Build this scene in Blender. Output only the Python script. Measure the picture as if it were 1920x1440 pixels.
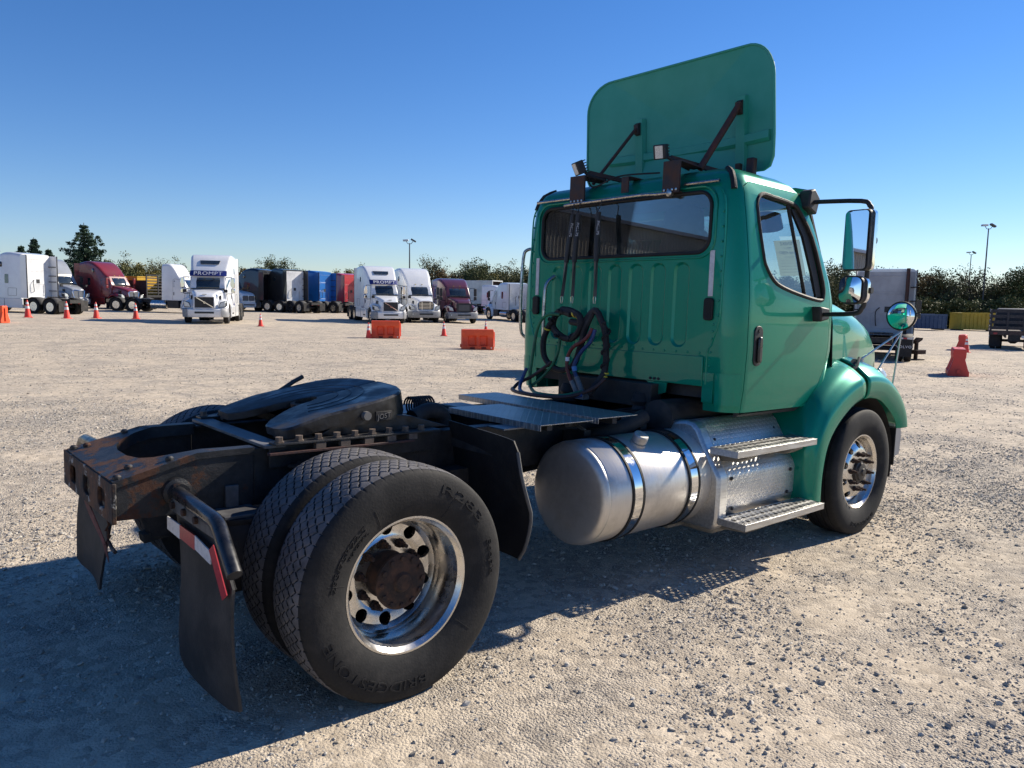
import bpy, bmesh, math, random
import numpy as np
from mathutils import Vector, Matrix
random.seed(7); rng = np.random.default_rng(11)
scene = bpy.context.scene
COL = scene.collection
for o in list(bpy.data.objects): bpy.data.objects.remove(o)
R_ = math.radians
# ------------------------------------------------------------------ camera, sky, sun, exposure
CAMP = (-1.69609, -3.78939, 1.9); YAW, PITCH, ROLL, FPX = 0.8544769, -0.1138979, 0.0139626, 1424.91
TR = Matrix(((0.9996227, -5.8e-05, 0.027465, 0), (0, 0.9999978, 0.0021123, 0), (-0.0274651, -0.0021115, 0.9996205, 0.18763), (0, 0, 0, 1)))   # the tractor stands on a slight fall of the yard
fw = Vector((math.cos(YAW)*math.cos(PITCH), math.sin(YAW)*math.cos(PITCH), math.sin(PITCH)))
rt = fw.cross(Vector((0, 0, 1))).normalized(); up = rt.cross(fw)
r2 = rt*math.cos(ROLL)+up*math.sin(ROLL); u2 = up*math.cos(ROLL)-rt*math.sin(ROLL)
cd = bpy.data.cameras.new('camera'); cam = bpy.data.objects.new('camera', cd); COL.objects.link(cam)
m = Matrix((r2, u2, -fw)).transposed().to_4x4(); m.translation = CAMP; cam.matrix_world = m
cd.sensor_width = 36; cd.lens = FPX/1920*36; cd.clip_start = .05; cd.clip_end = 3000
scene.camera = cam
SUN = (TR.to_3x3() @ Vector((-1, .17, -.68))).normalized()
world = bpy.data.worlds.new('World'); scene.world = world; world.use_nodes = True
nt = world.node_tree; bg = nt.nodes['Background']
sky = nt.nodes.new('ShaderNodeTexSky'); sky.sky_type = 'NISHITA'; sky.sun_disc = False
sky.sun_elevation = math.asin(-SUN.z); sky.sun_rotation = math.atan2(-SUN.x, -SUN.y)
sky.air_density = 1.0; sky.dust_density = 0.0; sky.ozone_density = 2.8; sky.altitude = 0
hs = nt.nodes.new('ShaderNodeHueSaturation'); hs.inputs['Saturation'].default_value = 1.26; wb = nt.nodes.new('ShaderNodeMix'); wb.data_type = 'RGBA'; wb.blend_type = 'MULTIPLY'; wb.inputs[0].default_value = 1; wb.inputs[7].default_value = (.84, .905, 1.15, 1)
nt.links.new(sky.outputs[0], hs.inputs['Color']); nt.links.new(hs.outputs[0], wb.inputs[6]); nt.links.new(wb.outputs[2], bg.inputs[0]); bg.inputs[1].default_value = .076
sl = bpy.data.lights.new('sun', 'SUN'); sl.energy = 5.0; sl.angle = R_(.53); sl.color = (1, .905, .76)
so = bpy.data.objects.new('sun', sl); COL.objects.link(so); so.rotation_euler = SUN.to_track_quat('-Z', 'Y').to_euler(); so.location = (0, 0, 30)
scene.view_settings.view_transform = 'Standard'; scene.view_settings.look = 'None'
scene.view_settings.gamma = 1; scene.view_settings.exposure = 0.62
scene.view_settings.use_curve_mapping = False
# ------------------------------------------------------------------ materials
MATS = {}
class NT:
    def __init__(s, name):
        s.m = bpy.data.materials.new(name); s.m.use_nodes = True; s.t = s.m.node_tree
        s.b = s.t.nodes['Principled BSDF']; s.o = s.t.nodes['Material Output']; s.tc = None; MATS[name] = s.m
    def n(s, ty, **k):
        d = s.t.nodes.new('ShaderNode'+ty)
        for a, v in k.items(): setattr(d, a, v)
        return d
    def l(s, a, b): s.t.links.new(a, b)
    def co(s, sc=None, kind='Object'):
        if not s.tc: s.tc = s.n('TexCoord')
        o = s.tc.outputs[kind]
        if sc is None: return o
        mp = s.n('Mapping'); mp.inputs['Scale'].default_value = sc if hasattr(sc, '__len__') else (sc,)*3
        s.l(o, mp.inputs[0]); return mp.outputs[0]
    def noise(s, scale, detail=4, rough=.6, sc=None, kind='Object'):
        d = s.n('TexNoise'); d.inputs['Scale'].default_value = scale; d.inputs['Detail'].default_value = detail; d.inputs['Roughness'].default_value = rough
        s.l(s.co(sc, kind), d.inputs['Vector']); return d.outputs[0]
    def ramp(s, f, a, b, c0=(0, 0, 0), c1=(1, 1, 1)):
        d = s.n('ValToRGB'); e = d.color_ramp.elements
        e[0].position = a; e[1].position = b; e[0].color = (*c0, 1); e[1].color = (*c1, 1); s.l(f, d.inputs[0]); return d.outputs[0]
    def mix(s, f, a, b, mode='MIX'):
        d = s.n('Mix', data_type='RGBA', blend_type=mode)
        for i, v in ((0, f), (6, a), (7, b)):
            if hasattr(v, 'node'): s.l(v, d.inputs[i])
            elif i == 0: d.inputs[0].default_value = v
            else: d.inputs[i].default_value = (*v, 1)
        return d.outputs[2]
    def math(s, op, a, b=0, c=None):
        d = s.n('Math', operation=op)
        for i, v in enumerate((a, b, c)):
            if v is None: continue
            if hasattr(v, 'node'): s.l(v, d.inputs[i])
            else: d.inputs[i].default_value = v
        return d.outputs[0]
    def bump(s, h, dist=.002, strength=1):
        d = s.n('Bump'); d.inputs['Distance'].default_value = dist; d.inputs['Strength'].default_value = strength
        s.l(h, d.inputs['Height']); s.l(d.outputs[0], s.b.inputs['Normal'])
    def set(s, **k):
        for a, v in k.items():
            i = s.b.inputs[{'base': 'Base Color', 'rough': 'Roughness', 'metal': 'Metallic', 'coat': 'Coat Weight', 'coatr': 'Coat Roughness', 'spec': 'Specular IOR Level'}[a]]
            if hasattr(v, 'node'): s.l(v, i)
            elif a == 'base': i.default_value = (*v, 1)
            else: i.default_value = v
        return s
def mat(name, c1, c2=None, rough=.5, r2=None, metal=0, coat=0, scale=6, lo=.4, hi=.65, bump=0, bscale=60, stretch=None):
    t = NT(name); t.set(rough=rough, metal=metal, coat=coat)
    if coat: t.set(coatr=.04)
    if c2 is None: t.set(base=c1)
    else:
        f = t.ramp(t.noise(scale, 6, .62, stretch), lo, hi)
        t.set(base=t.mix(f, c1, c2))
        if r2 is not None:
            d = t.n('MapRange'); d.inputs[3].default_value = rough; d.inputs[4].default_value = r2; t.l(f, d.inputs[0]); t.set(rough=d.outputs[0])
    if bump: t.bump(t.noise(bscale, 3), bump)
    return t.m
# green metallic paint with dust and dried water streaks
t = NT('green_paint'); fl = t.noise(900, 1, .5)
c = t.mix(t.ramp(fl, .4, .62), (.001, .188, .115), (.002, .262, .165))
st = t.math('MULTIPLY', t.ramp(t.noise(3, 5, .7, (9, 9, .7)), .56, .8), .09)
c = t.mix(st, c, (.10, .13, .10)); c = t.mix(t.math('MULTIPLY', t.ramp(t.noise(2.2, 6, .7, (14, 14, .5)), .5, .75), .12), c, (.006, .060, .042)); sp = t.ramp(t.noise(140, 2), .66, .72); c = t.mix(t.math('MULTIPLY', sp, .15), c, (.22, .24, .2))
t.set(base=c, rough=.32, metal=.35, coat=.6, coatr=.02, spec=.1)
GREEN = t.m
t = NT('green_shell_back'); c = t.mix(t.ramp(t.noise(2.2, 5, .6), .35, .7), (.010, .25, .185), (.035, .30, .235))
t.set(base=c, rough=.55, coat=.15); GREENB = t.m
BLACK = mat('black_plastic', (.012, .012, .013), (.03, .03, .032), .5, .7, scale=14)
GLOSSB = mat('gloss_black_pipe', (.008, .008, .009), (.02, .02, .021), .25, .45, scale=20, coat=.3)
t = NT('frame_steel'); pos = t.n('SeparateXYZ'); t.l(t.co(), pos.inputs[0])
base = t.mix(t.ramp(t.noise(9, 6, .7), .4, .7), (.010, .011, .013), (.035, .034, .035))
f = t.math('ADD', t.noise(7, 7, .7), t.math('MULTIPLY', t.math('ADD', pos.outputs[0], .62), -.28))
f = t.ramp(f, .545, .60); rust = t.mix(t.noise(34, 5, .7), (.028, .012, .008), (.115, .050, .027))
t.set(base=t.mix(f, base, rust), rough=t.mix(f, (.48,)*3, (.9,)*3), spec=.4); t.bump(t.noise(60, 5, .75), .0025); FRAME = t.m
DIRTBLK = mat('chassis_black', (.010, .010, .011), (.045, .040, .036), .65, .85, scale=7, bump=.001)
GREASE = mat('greasy_plate', (.006, .006, .007), (.035, .034, .034), .30, .62, scale=5, lo=.42, hi=.6, bump=.002, bscale=22)
RUST = mat('rusty_iron', (.018, .011, .009), (.075, .037, .022), .85, .95, scale=18, bump=.003, bscale=70)
BROWNST = mat('brown_painted_steel', (.035, .018, .016), (.085, .030, .022), .6, .8, scale=12, bump=.001)
ALU = mat('worn_aluminium', (.50, .49, .47), (.66, .65, .62), .36, .5, metal=.92, scale=5, bump=.0004, bscale=200, stretch=(1, 12, 12))
t = NT('brushed_tank'); f = t.noise(7, 6, .6, (14, 1.2, 1.2)); dirt = t.ramp(t.noise(2.6, 6, .7), .45, .72)
t.set(base=t.mix(dirt, t.mix(f, (.60, .575, .54), (.72, .69, .645)), (.42, .385, .34)), metal=.82, rough=t.mix(dirt, (.40,)*3, (.60,)*3)); t.bump(f, .0006); TANK = t.m
POL = mat('polished_aluminium', (.72, .70, .67), (.58, .55, .50), .2, .46, metal=1, scale=9, lo=.45, hi=.75)
CHROME = mat('chrome', (.78, .78, .78), (.66, .66, .65), .06, .2, metal=1, scale=25, lo=.5, hi=.8)
MIRROR = mat('mirror_glass', (.8, .82, .83), None, .015, metal=1)
STEELR = mat('rail_stainless', (.5, .49, .47), (.32, .31, .30), .22, .4, metal=1, scale=30)
def treadplate(name, plane, s, base, metal, rough):
    t = NT(name); sx = t.n('SeparateXYZ'); t.l(t.co(), sx.inputs[0])
    u = t.math('DIVIDE', sx.outputs[plane[0]], s); v = t.math('DIVIDE', sx.outputs[plane[1]], s)
    fu = t.math('SUBTRACT', t.math('FRACT', u), .5); fv = t.math('SUBTRACT', t.math('FRACT', v), .5)
    par = t.math('MODULO', t.math('ABSOLUTE', t.math('ADD', t.math('FLOOR', u), t.math('FLOOR', v))), 2)
    sg = t.math('SUBTRACT', t.math('MULTIPLY', par, 2), 1)
    a = t.math('ADD', fu, t.math('MULTIPLY', fv, sg)); b = t.math('SUBTRACT', fu, t.math('MULTIPLY', fv, sg))
    e = t.math('ADD', t.math('POWER', t.math('DIVIDE', a, .82), 2), t.math('POWER', t.math('DIVIDE', b, .24), 2))
    h = t.n('MapRange'); h.inputs[1].default_value = 1.15; h.inputs[2].default_value = .5; t.l(e, h.inputs[0])
    dr = t.ramp(t.noise(5, 6, .7), .42, .7)
    c = t.mix(h.outputs[0], t.mix(dr, tuple(x*.85 for x in base), tuple(x*.6 for x in base)), base)
    t.set(base=c, metal=metal, rough=rough); t.bump(h.outputs[0], .0022); return t.m
DIAM_V = treadplate('diamond_plate_upright', (0, 2), .026, (.72, .69, .64), .72, .38)
DIAM_H = treadplate('diamond_plate_deck', (0, 1), .030, (.42, .42, .42), .85, .42)
def rubber(name, c1, c2, rough=.78, lo=.45, hi=.75, sc=9):
    t = NT(name); t.set(base=t.mix(t.ramp(t.noise(sc, 6, .7), lo, hi), c1, c2), rough=rough, spec=.35); t.bump(t.noise(90, 3), .0012); return t.m
RUBBER = rubber('tyre_sidewall', (.010, .010, .011), (.030, .028, .027))
TREAD = rubber('tyre_tread', (.075, .073, .078), (.17, .16, .158), .9, .35, .65)
GROOVE = rubber('tread_groove', (.010, .010, .010), (.02, .02, .02), .9)
FLAP = rubber('rubber_flap', (.018, .018, .019), (.060, .055, .050), .7, .42, .72, 3)
FLAPD = rubber('rubber_flap_dark', (.010, .010, .011), (.028, .027, .026), .6, .45, .75, 3)
HOSE = rubber('hose_black', (.016, .014, .015), (.05, .045, .045), .7)
PAD = rubber('rubber_pad', (.010, .010, .011), (.02, .02, .02), .6)
RED = mat('hose_red', (.16, .025, .022), (.07, .018, .016), .55, scale=12)
GRNH = mat('hose_green', (.03, .20, .08), (.02, .10, .05), .5, scale=12)
BLUH = mat('hose_blue', (.015, .05, .18), (.02, .03, .08), .5, scale=12)
YEL = mat('yellow_tie', (.62, .48, .04), None, .5)
WHITE = mat('white_paint', (.78, .78, .76), (.66, .66, .64), .35, .5, scale=2, coat=.4)
WHITEB = mat('white_panel_dull', (.70, .71, .72), (.52, .53, .54), .5, .6, scale=1.5)
REFW = mat('reflective_white', (.62, .62, .63), (.48, .48, .49), .35, scale=40)
REFR = mat('reflective_red', (.42, .03, .035), (.33, .02, .03), .35, scale=40)
TEXTW = mat('white_print', (.7, .7, .72), None, .5)
SEAT = mat('seat_fabric', (.03, .035, .042), (.06, .065, .075), .85, scale=20)
TRIM = mat('cab_trim_grey', (.10, .11, .12), (.15, .16, .17), .8, scale=8)
t = NT('paper'); t.set(base=(.62, .63, .56), rough=.8); tl_ = t.n('BsdfTranslucent'); tl_.inputs[0].default_value = (.62, .64, .56, 1); mx_ = t.n('MixShader'); mx_.inputs[0].default_value = .6
t.l(t.b.outputs[0], mx_.inputs[1]); t.l(tl_.outputs[0], mx_.inputs[2]); t.l(mx_.outputs[0], t.o.inputs[0]); PAPER = t.m
INK = mat('ink', (.10, .11, .12), None, .8)
LED = mat('led_lens', (.75, .72, .66), (.5, .48, .42), .2, scale=160)
LAMPW = mat('lamp_clear', (.62, .66, .66), (.45, .5, .5), .12, coat=1, scale=30)
def glass(name, tint, rough=.0, refl=1.0, dust=.0):
    t = NT(name); t.t.nodes.remove(t.b)
    tr = t.n('BsdfTransparent'); tr.inputs[0].default_value = (*tint, 1)
    gl = t.n('BsdfGlossy'); gl.inputs['Roughness'].default_value = rough; gl.inputs[0].default_value = (refl, refl, refl, 1)
    fr = t.n('Fresnel'); fr.inputs[0].default_value = 1.52
    mx = t.n('MixShader'); t.l(t.math('MULTIPLY', fr.outputs[0], 1.6), mx.inputs[0]); t.l(tr.outputs[0], mx.inputs[1]); t.l(gl.outputs[0], mx.inputs[2])
    if dust:
        df = t.n('BsdfDiffuse'); df.inputs[0].default_value = (.45, .44, .42, 1); m2 = t.n('MixShader')
        t.l(t.math('MULTIPLY', t.ramp(t.noise(5, 5, .6), .3, .8), dust), m2.inputs[0]); t.l(mx.outputs[0], m2.inputs[1]); t.l(df.outputs[0], m2.inputs[2]); mx = m2
    t.l(mx.outputs[0], t.o.inputs[0]); return t.m
GLASS = glass('window_glass', (.72, .82, .80), dust=.03)
GLASSR = glass('rear_window_glass', (.62, .68, .70), dust=.05)
GLASSD = mat('dark_glass', (.012, .016, .02), (.03, .04, .045), .05, .1, scale=1, coat=1)
# ------------------------------------------------------------------ mesh helpers
class MB:
    def __init__(s): s.v = []; s.f = []; s.mi = []
    def add(s, v, f, mi=0):
        b = len(s.v); s.v += [tuple(q) for q in v]; s.f += [tuple(i+b for i in q) for q in f]; s.mi += [mi]*len(f); return s
    def box(s, x0, x1, y0, y1, z0, z1, mi=0):
        return s.add([(x0, y0, z0), (x1, y0, z0), (x1, y1, z0), (x0, y1, z0), (x0, y0, z1), (x1, y0, z1), (x1, y1, z1), (x0, y1, z1)],
                     [(0, 3, 2, 1), (4, 5, 6, 7), (0, 1, 5, 4), (1, 2, 6, 5), (2, 3, 7, 6), (3, 0, 4, 7)], mi)
    def beam(s, a, b, w, h, mi=0, upv=(0, 0, 1)):
        a = Vector(a); b = Vector(b); d = (b-a).normalized(); u = Vector(upv)
        if abs(d.dot(u)) > .98: u = Vector((1, 0, 0))
        r = d.cross(u).normalized()*w/2; u = r.cross(d).normalized()*h/2
        return s.add([a-r-u, a+r-u, a+r+u, a-r+u, b-r-u, b+r-u, b+r+u, b-r+u], [(0, 1, 2, 3), (7, 6, 5, 4), (0, 4, 5, 1), (1, 5, 6, 2), (2, 6, 7, 3), (3, 7, 4, 0)], mi)
    def tube(s, pts, r, seg=10, closed=False, mi=0, smooth=0):
        pts = [Vector(q) for q in pts]
        if smooth: pts = crom(pts, smooth, closed)
        n = len(pts); rr = r if hasattr(r, '__len__') else [r]*n
        T = [((pts[(i+1) % n] if closed or i < n-1 else pts[i])-(pts[i-1] if closed or i > 0 else pts[i])).normalized() for i in range(n)]
        u = T[0].orthogonal().normalized(); vs = []
        for i in range(n):
            u = (u-T[i]*u.dot(T[i])).normalized(); w = T[i].cross(u)
            vs += [pts[i]+(u*math.cos(2*math.pi*k/seg)+w*math.sin(2*math.pi*k/seg))*rr[i] for k in range(seg)]
        fs = []
        for i in range(n if closed else n-1):
            j = (i+1) % n
            for k in range(seg):
                l = (k+1) % seg; fs.append((i*seg+k, i*seg+l, j*seg+l, j*seg+k))
        if not closed: fs += [tuple(range(seg))[::-1], tuple((n-1)*seg+k for k in range(seg))]
        return s.add(vs, fs, mi)
    def lathe(s, prof, c=(0, 0, 0), axis='y', seg=48, mi=0, closed=False, cap=True):
        # prof: (distance along axis, radius)
        vs = []
        for a, r in prof:
            for k in range(seg):
                q = 2*math.pi*k/seg; p, w = r*math.cos(q), r*math.sin(q)
                vs.append({'y': (c[0]+p, c[1]+a, c[2]+w), 'x': (c[0]+a, c[1]+p, c[2]+w), 'z': (c[0]+p, c[1]+w, c[2]+a)}[axis])
        fs = []; n = len(prof)
        for i in range(n if closed else n-1):
            j = (i+1) % n
            for k in range(seg):
                l = (k+1) % seg; fs.append((i*seg+k, j*seg+k, j*seg+l, i*seg+l))
        if not closed and cap:
            if prof[0][1] > 1e-6: fs.append(tuple(range(seg)))
            if prof[-1][1] > 1e-6: fs.append(tuple((n-1)*seg+k for k in range(seg))[::-1])
        return s.add(vs, fs, mi)
    def prism(s, poly, plane, a, b, mi=0):
        f = {'xz': lambda p, t: (p[0], t, p[1]), 'yz': lambda p, t: (t, p[0], p[1]), 'xy': lambda p, t: (p[0], p[1], t)}[plane]
        n = len(poly)
        return s.add([f(p, a) for p in poly]+[f(p, b) for p in poly], [tuple(range(n))[::-1], tuple(range(n, 2*n))]+[(i, (i+1) % n, n+(i+1) % n, n+i) for i in range(n)], mi)
    def loft(s, loops, cap=True, closed=True, mi=0):
        n = len(loops[0]); vs = [q for l in loops for q in l]; fs = []
        for i in range(len(loops)-1):
            for k in range(n if closed else n-1):
                l = (k+1) % n; fs.append((i*n+k, i*n+l, (i+1)*n+l, (i+1)*n+k))
        if cap and closed: fs += [tuple(range(n))[::-1], tuple((len(loops)-1)*n+k for k in range(n))]
        return s.add(vs, fs, mi)
    def mesh(s, name='part', recalc=True):
        me = bpy.data.meshes.new(name); me.from_pydata(s.v, [], s.f)
        if any(s.mi): me.polygons.foreach_set('material_index', s.mi)
        if recalc:
            bm = bmesh.new(); bm.from_mesh(me); bmesh.ops.remove_doubles(bm, verts=bm.verts, dist=1e-6); bmesh.ops.recalc_face_normals(bm, faces=bm.faces); bm.to_mesh(me); bm.free()
        return me
def crom(P, n, closed=False):
    P = [Vector(q) for q in P]; out = []; N = len(P)
    for i in range(N if closed else N-1):
        g = lambda k: P[k % N] if closed else P[max(0, min(N-1, k))]
        a, b, c, d = g(i-1), g(i), g(i+1), g(i+2)
        for k in range(n):
            t = k/n; out.append(.5*((2*b)+(c-a)*t+(2*a-5*b+4*c-d)*t*t+(3*b-a-3*c+d)*t**3))
    if not closed: out.append(P[-1])
    return out
def finish(me, smooth):
    if smooth:
        me.polygons.foreach_set('use_smooth', [True]*len(me.polygons)); me.set_sharp_from_angle(angle=R_(smooth))
def ob(name, mb, mats, parent=None, label=None, cat=None, group=None, kind=None, bevel=0, smooth=38, solid=0, subd=0):
    me = mb if isinstance(mb, bpy.types.Mesh) else mb.mesh(name)
    if not isinstance(mb, bpy.types.Mesh) or not len(me.materials):
        if not len(me.materials):
            for q in (mats if isinstance(mats, (list, tuple)) else [mats]): me.materials.append(q)
        finish(me, smooth)
    o = bpy.data.objects.new(name, me); COL.objects.link(o)
    if parent: o.parent = parent
    if solid: d = o.modifiers.new('s', 'SOLIDIFY'); d.thickness = solid; d.offset = 0
    if subd: d = o.modifiers.new('u', 'SUBSURF'); d.levels = d.render_levels = subd
    if bevel: d = o.modifiers.new('b', 'BEVEL'); d.width = bevel; d.segments = 2; d.limit_method = 'ANGLE'; d.angle_limit = R_(40)
    tag(o, label, cat, group, kind); return o
def tag(o, label=None, cat=None, group=None, kind=None):
    for k, v in (('label', label), ('category', cat), ('group', group), ('kind', kind)):
        if v: o[k] = v
    return o
def empty(name, loc=(0, 0, 0), rz=0, label=None, cat=None, group=None, parent=None):
    o = bpy.data.objects.new(name, None); COL.objects.link(o); o.location = loc; o.rotation_euler = (0, 0, rz); o.empty_display_size = .2
    if parent: o.parent = parent
    return tag(o, label, cat, group)
def copy_tree(o, parent=None):
    c = o.copy(); COL.objects.link(c)
    if parent: c.parent = parent
    for ch in o.children: copy_tree(ch, c)
    return c
def boolean(base, cutters, op='DIFFERENCE'):
    # base, cutters: MB -> mesh with the cuts made
    a = bpy.data.objects.new('t', base if isinstance(base, bpy.types.Mesh) else base.mesh()); COL.objects.link(a); tmp = [a]
    for c in cutters:
        b = bpy.data.objects.new('c', c if isinstance(c, bpy.types.Mesh) else c.mesh()); COL.objects.link(b); tmp.append(b)
        d = a.modifiers.new('b', 'BOOLEAN'); d.operation = op; d.object = b; d.solver = 'EXACT'
    dg = bpy.context.evaluated_depsgraph_get(); me = bpy.data.meshes.new_from_object(a.evaluated_get(dg))
    for q in tmp: bpy.data.objects.remove(q)
    me.materials.clear(); return me
def rrect(u0, u1, v0, v1, r, n=5):
    out = []
    for cu, cv, a0 in ((u1-r, v1-r, 0), (u0+r, v1-r, 90), (u0+r, v0+r, 180), (u1-r, v0+r, 270)):
        for k in range(n+1):
            a = R_(a0+90*k/n); out.append((cu+r*math.cos(a), cv+r*math.sin(a)))
    return out
def smooth_poly(P, n=4): return [(q[0], q[1]) for q in crom([(a, b, 0) for a, b in P], n, True)]
def text_mb(s, size, ext=.002, align='CENTER', spacing=1.0):
    cu = bpy.data.curves.new('t', 'FONT'); cu.body = s; cu.size = size; cu.extrude = ext; cu.align_x = align; cu.align_y = 'CENTER'; cu.space_character = spacing; cu.resolution_u = 3
    o = bpy.data.objects.new('t', cu); COL.objects.link(o); dg = bpy.context.evaluated_depsgraph_get()
    me = bpy.data.meshes.new_from_object(o.evaluated_get(dg)); mb = MB(); mb.add([v.co[:] for v in me.vertices], [p.vertices[:] for p in me.polygons])
    bpy.data.objects.remove(o); bpy.data.meshes.remove(me); return mb
def place(mb, f): mb.v = [tuple(f(Vector(q))) for q in mb.v]; return mb
FW2 = Vector((math.cos(YAW), math.sin(YAW), 0)); RT2 = Vector((math.sin(YAW), -math.cos(YAW), 0))
def ground_z(x, y):
    x = np.asarray(x, float); y = np.asarray(y, float); dx = x-CAMP[0]; dy = y-CAMP[1]
    d = dx*FW2.x+dy*FW2.y; r = dx*RT2.x+dy*RT2.y
    a = .18763-.027475*x-.0021*y; re = 70*np.tanh(r/70); b = -.2-.0205*re
    k = .05; z = np.logaddexp(a/k, b/k)*k
    far = np.clip((np.hypot(x-2, y)-7)/12, 0, 1)
    z = z+far*(.03*np.sin(x*.31+1)*np.sin(y*.27)+.012*np.sin(x*1.1+y*.6)+.01*np.sin(y*1.37-x*.4))
    near = np.hypot(x-2, y)
    z = z+.004*np.sin(x*2.3+y*1.1)*np.sin(y*2.9-x*.7)
    z = np.where(d < -15, np.minimum(z, .5), z)
    return z
def at(px, d):   # a spot on the yard: bearing and distance of a thing seen from where the photographer stood
    P = Vector(CAMP)+FW2*d+RT2*((px-960)/FPX*d); return Vector((P.x, P.y, float(ground_z(P.x, P.y))))
# ------------------------------------------------------------------ the yard
def gravel_mat(name):
    t = NT(name); geo = t.n('NewGeometry'); P = geo.outputs['Position']
    def nz(scale, det=5, rg=.6, sc=None):
        d = t.n('TexNoise'); d.inputs['Scale'].default_value = scale; d.inputs['Detail'].default_value = det; d.inputs['Roughness'].default_value = rg
        if sc: mp = t.n('Mapping'); mp.inputs['Scale'].default_value = sc; mp.inputs['Rotation'].default_value = (0, 0, .35); t.l(P, mp.inputs[0]); t.l(mp.outputs[0], d.inputs['Vector'])
        else: t.l(P, d.inputs['Vector'])
        return d.outputs[0]
    vo = t.n('TexVoronoi'); vo.inputs['Scale'].default_value = 75; t.l(P, vo.inputs['Vector'])
    vo2 = t.n('TexVoronoi'); vo2.inputs['Scale'].default_value = 170; t.l(P, vo2.inputs['Vector'])
    patch = t.ramp(t.math('ADD', t.math('MULTIPLY', nz(.8, 4), .6), t.math('MULTIPLY', nz(3.2, 5, .65), .4)), .40, .60)
    streak = t.ramp(nz(1.0, 4, .6, (.10, .9, 1)), .45, .62)
    dust = t.mix(nz(30, 4), (.51, .415, .295), (.65, .545, .405))
    hs = t.n('SeparateColor'); t.l(vo.outputs['Color'], hs.inputs[0]); hs2 = t.n('SeparateColor'); t.l(vo2.outputs['Color'], hs2.inputs[0])
    stone = t.mix(hs.outputs[0], (.22, .195, .168), (.54, .47, .38)); st2 = t.mix(hs2.outputs[1], (.20, .175, .152), (.56, .49, .395))
    stone = t.mix(.5, stone, st2)
    f = t.math('MULTIPLY', t.math('ADD', patch, t.math('MULTIPLY', streak, .2)), .85)
    c = t.mix(t.ramp(f, .1, 1.0), dust, stone)
    c = t.mix(t.math('MULTIPLY', t.ramp(nz(.16, 4, .55, (.35, 1.2, 1)), .5, .72), .2), c, (.30, .28, .25))
    vo3 = t.n('TexVoronoi'); vo3.inputs['Scale'].default_value = 17; t.l(P, vo3.inputs['Vector']); hs3 = t.n('SeparateColor'); t.l(vo3.outputs['Color'], hs3.inputs[0])
    c = t.mix(.42, c, t.mix(hs3.outputs[2], (.20, .175, .15), (.68, .59, .465)))
    # mown verge beyond the lot
    ca = t.n('SeparateXYZ'); t.l(P, ca.inputs[0])
    dd = t.math('ADD', t.math('MULTIPLY', ca.outputs[0], FW2.x), t.math('MULTIPLY', ca.outputs[1], FW2.y))
    gr = t.ramp(t.math('ADD', dd, t.math('MULTIPLY', nz(.3), 6)), 0, 1); gr.node.color_ramp.elements[0].position = 0
    mr = t.n('MapRange'); mr.inputs[1].default_value = 86; mr.inputs[2].default_value = 89; t.l(t.math('ADD', dd, t.math('MULTIPLY', nz(.2), 5)), mr.inputs[0])
    c = t.mix(mr.outputs[0], c, t.mix(nz(.8), (.10, .13, .035), (.17, .18, .06)))
    t.set(base=c, rough=.92, spec=.2)
    h = t.math('ADD', t.math('MULTIPLY', t.math('SUBTRACT', .6, vo.outputs['Distance']), .7), t.math('MULTIPLY', t.math('SUBTRACT', .6, vo2.outputs['Distance']), .3))
    h = t.math('MULTIPLY', h, t.math('ADD', .25, f)); h = t.math('ADD', h, t.math('MULTIPLY', nz(260, 2), .12)); h = t.math('ADD', h, t.math('MULTIPLY', t.math('SUBTRACT', .6, vo3.outputs['Distance']), .32)); t.bump(h, .012); return t.m
GRAVEL = gravel_mat('gravel_yard')
def axis_pts(c):
    k = np.linspace(-1, 1, 261); return c+np.sinh(k*6.4)/math.sinh(6.4)*900
X, Y = np.meshgrid(axis_pts(1.0), axis_pts(-1.0), indexing='ij'); Z = ground_z(X, Y); n = X.shape[0]
V = np.stack([X, Y, Z], -1).reshape(-1, 3)
I = np.arange(n*n).reshape(n, n); F = np.stack([I[:-1, :-1], I[1:, :-1], I[1:, 1:], I[:-1, 1:]], -1).reshape(-1, 4)
def np_mesh(name, V, F, smooth=True):
    me = bpy.data.meshes.new(name); k = F.shape[1]
    me.vertices.add(len(V)); me.vertices.foreach_set('co', np.ascontiguousarray(V, np.float32).ravel())
    me.loops.add(F.size); me.loops.foreach_set('vertex_index', np.ascontiguousarray(F, np.int32).ravel())
    me.polygons.add(len(F)); me.polygons.foreach_set('loop_start', np.arange(0, F.size, k, dtype=np.int32)); me.polygons.foreach_set('loop_total', np.full(len(F), k, np.int32))
    me.update(calc_edges=True); me.polygons.foreach_set('use_smooth', np.full(len(F), smooth)); return me
def face_colors(me, C, k):   # one value per face corner
    a = me.color_attributes.new('tone', 'FLOAT_COLOR', 'CORNER'); c = np.ones((len(C), k, 4), np.float32); c[:, :, :3] = C[:, None, :]; a.data.foreach_set('color', c.ravel())
g = np_mesh('ground', V, F); g.materials.append(GRAVEL)
gob = bpy.data.objects.new('ground', g); COL.objects.link(gob); tag(gob, 'grey and tan gravel yard under the trucks', kind='structure')
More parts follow.
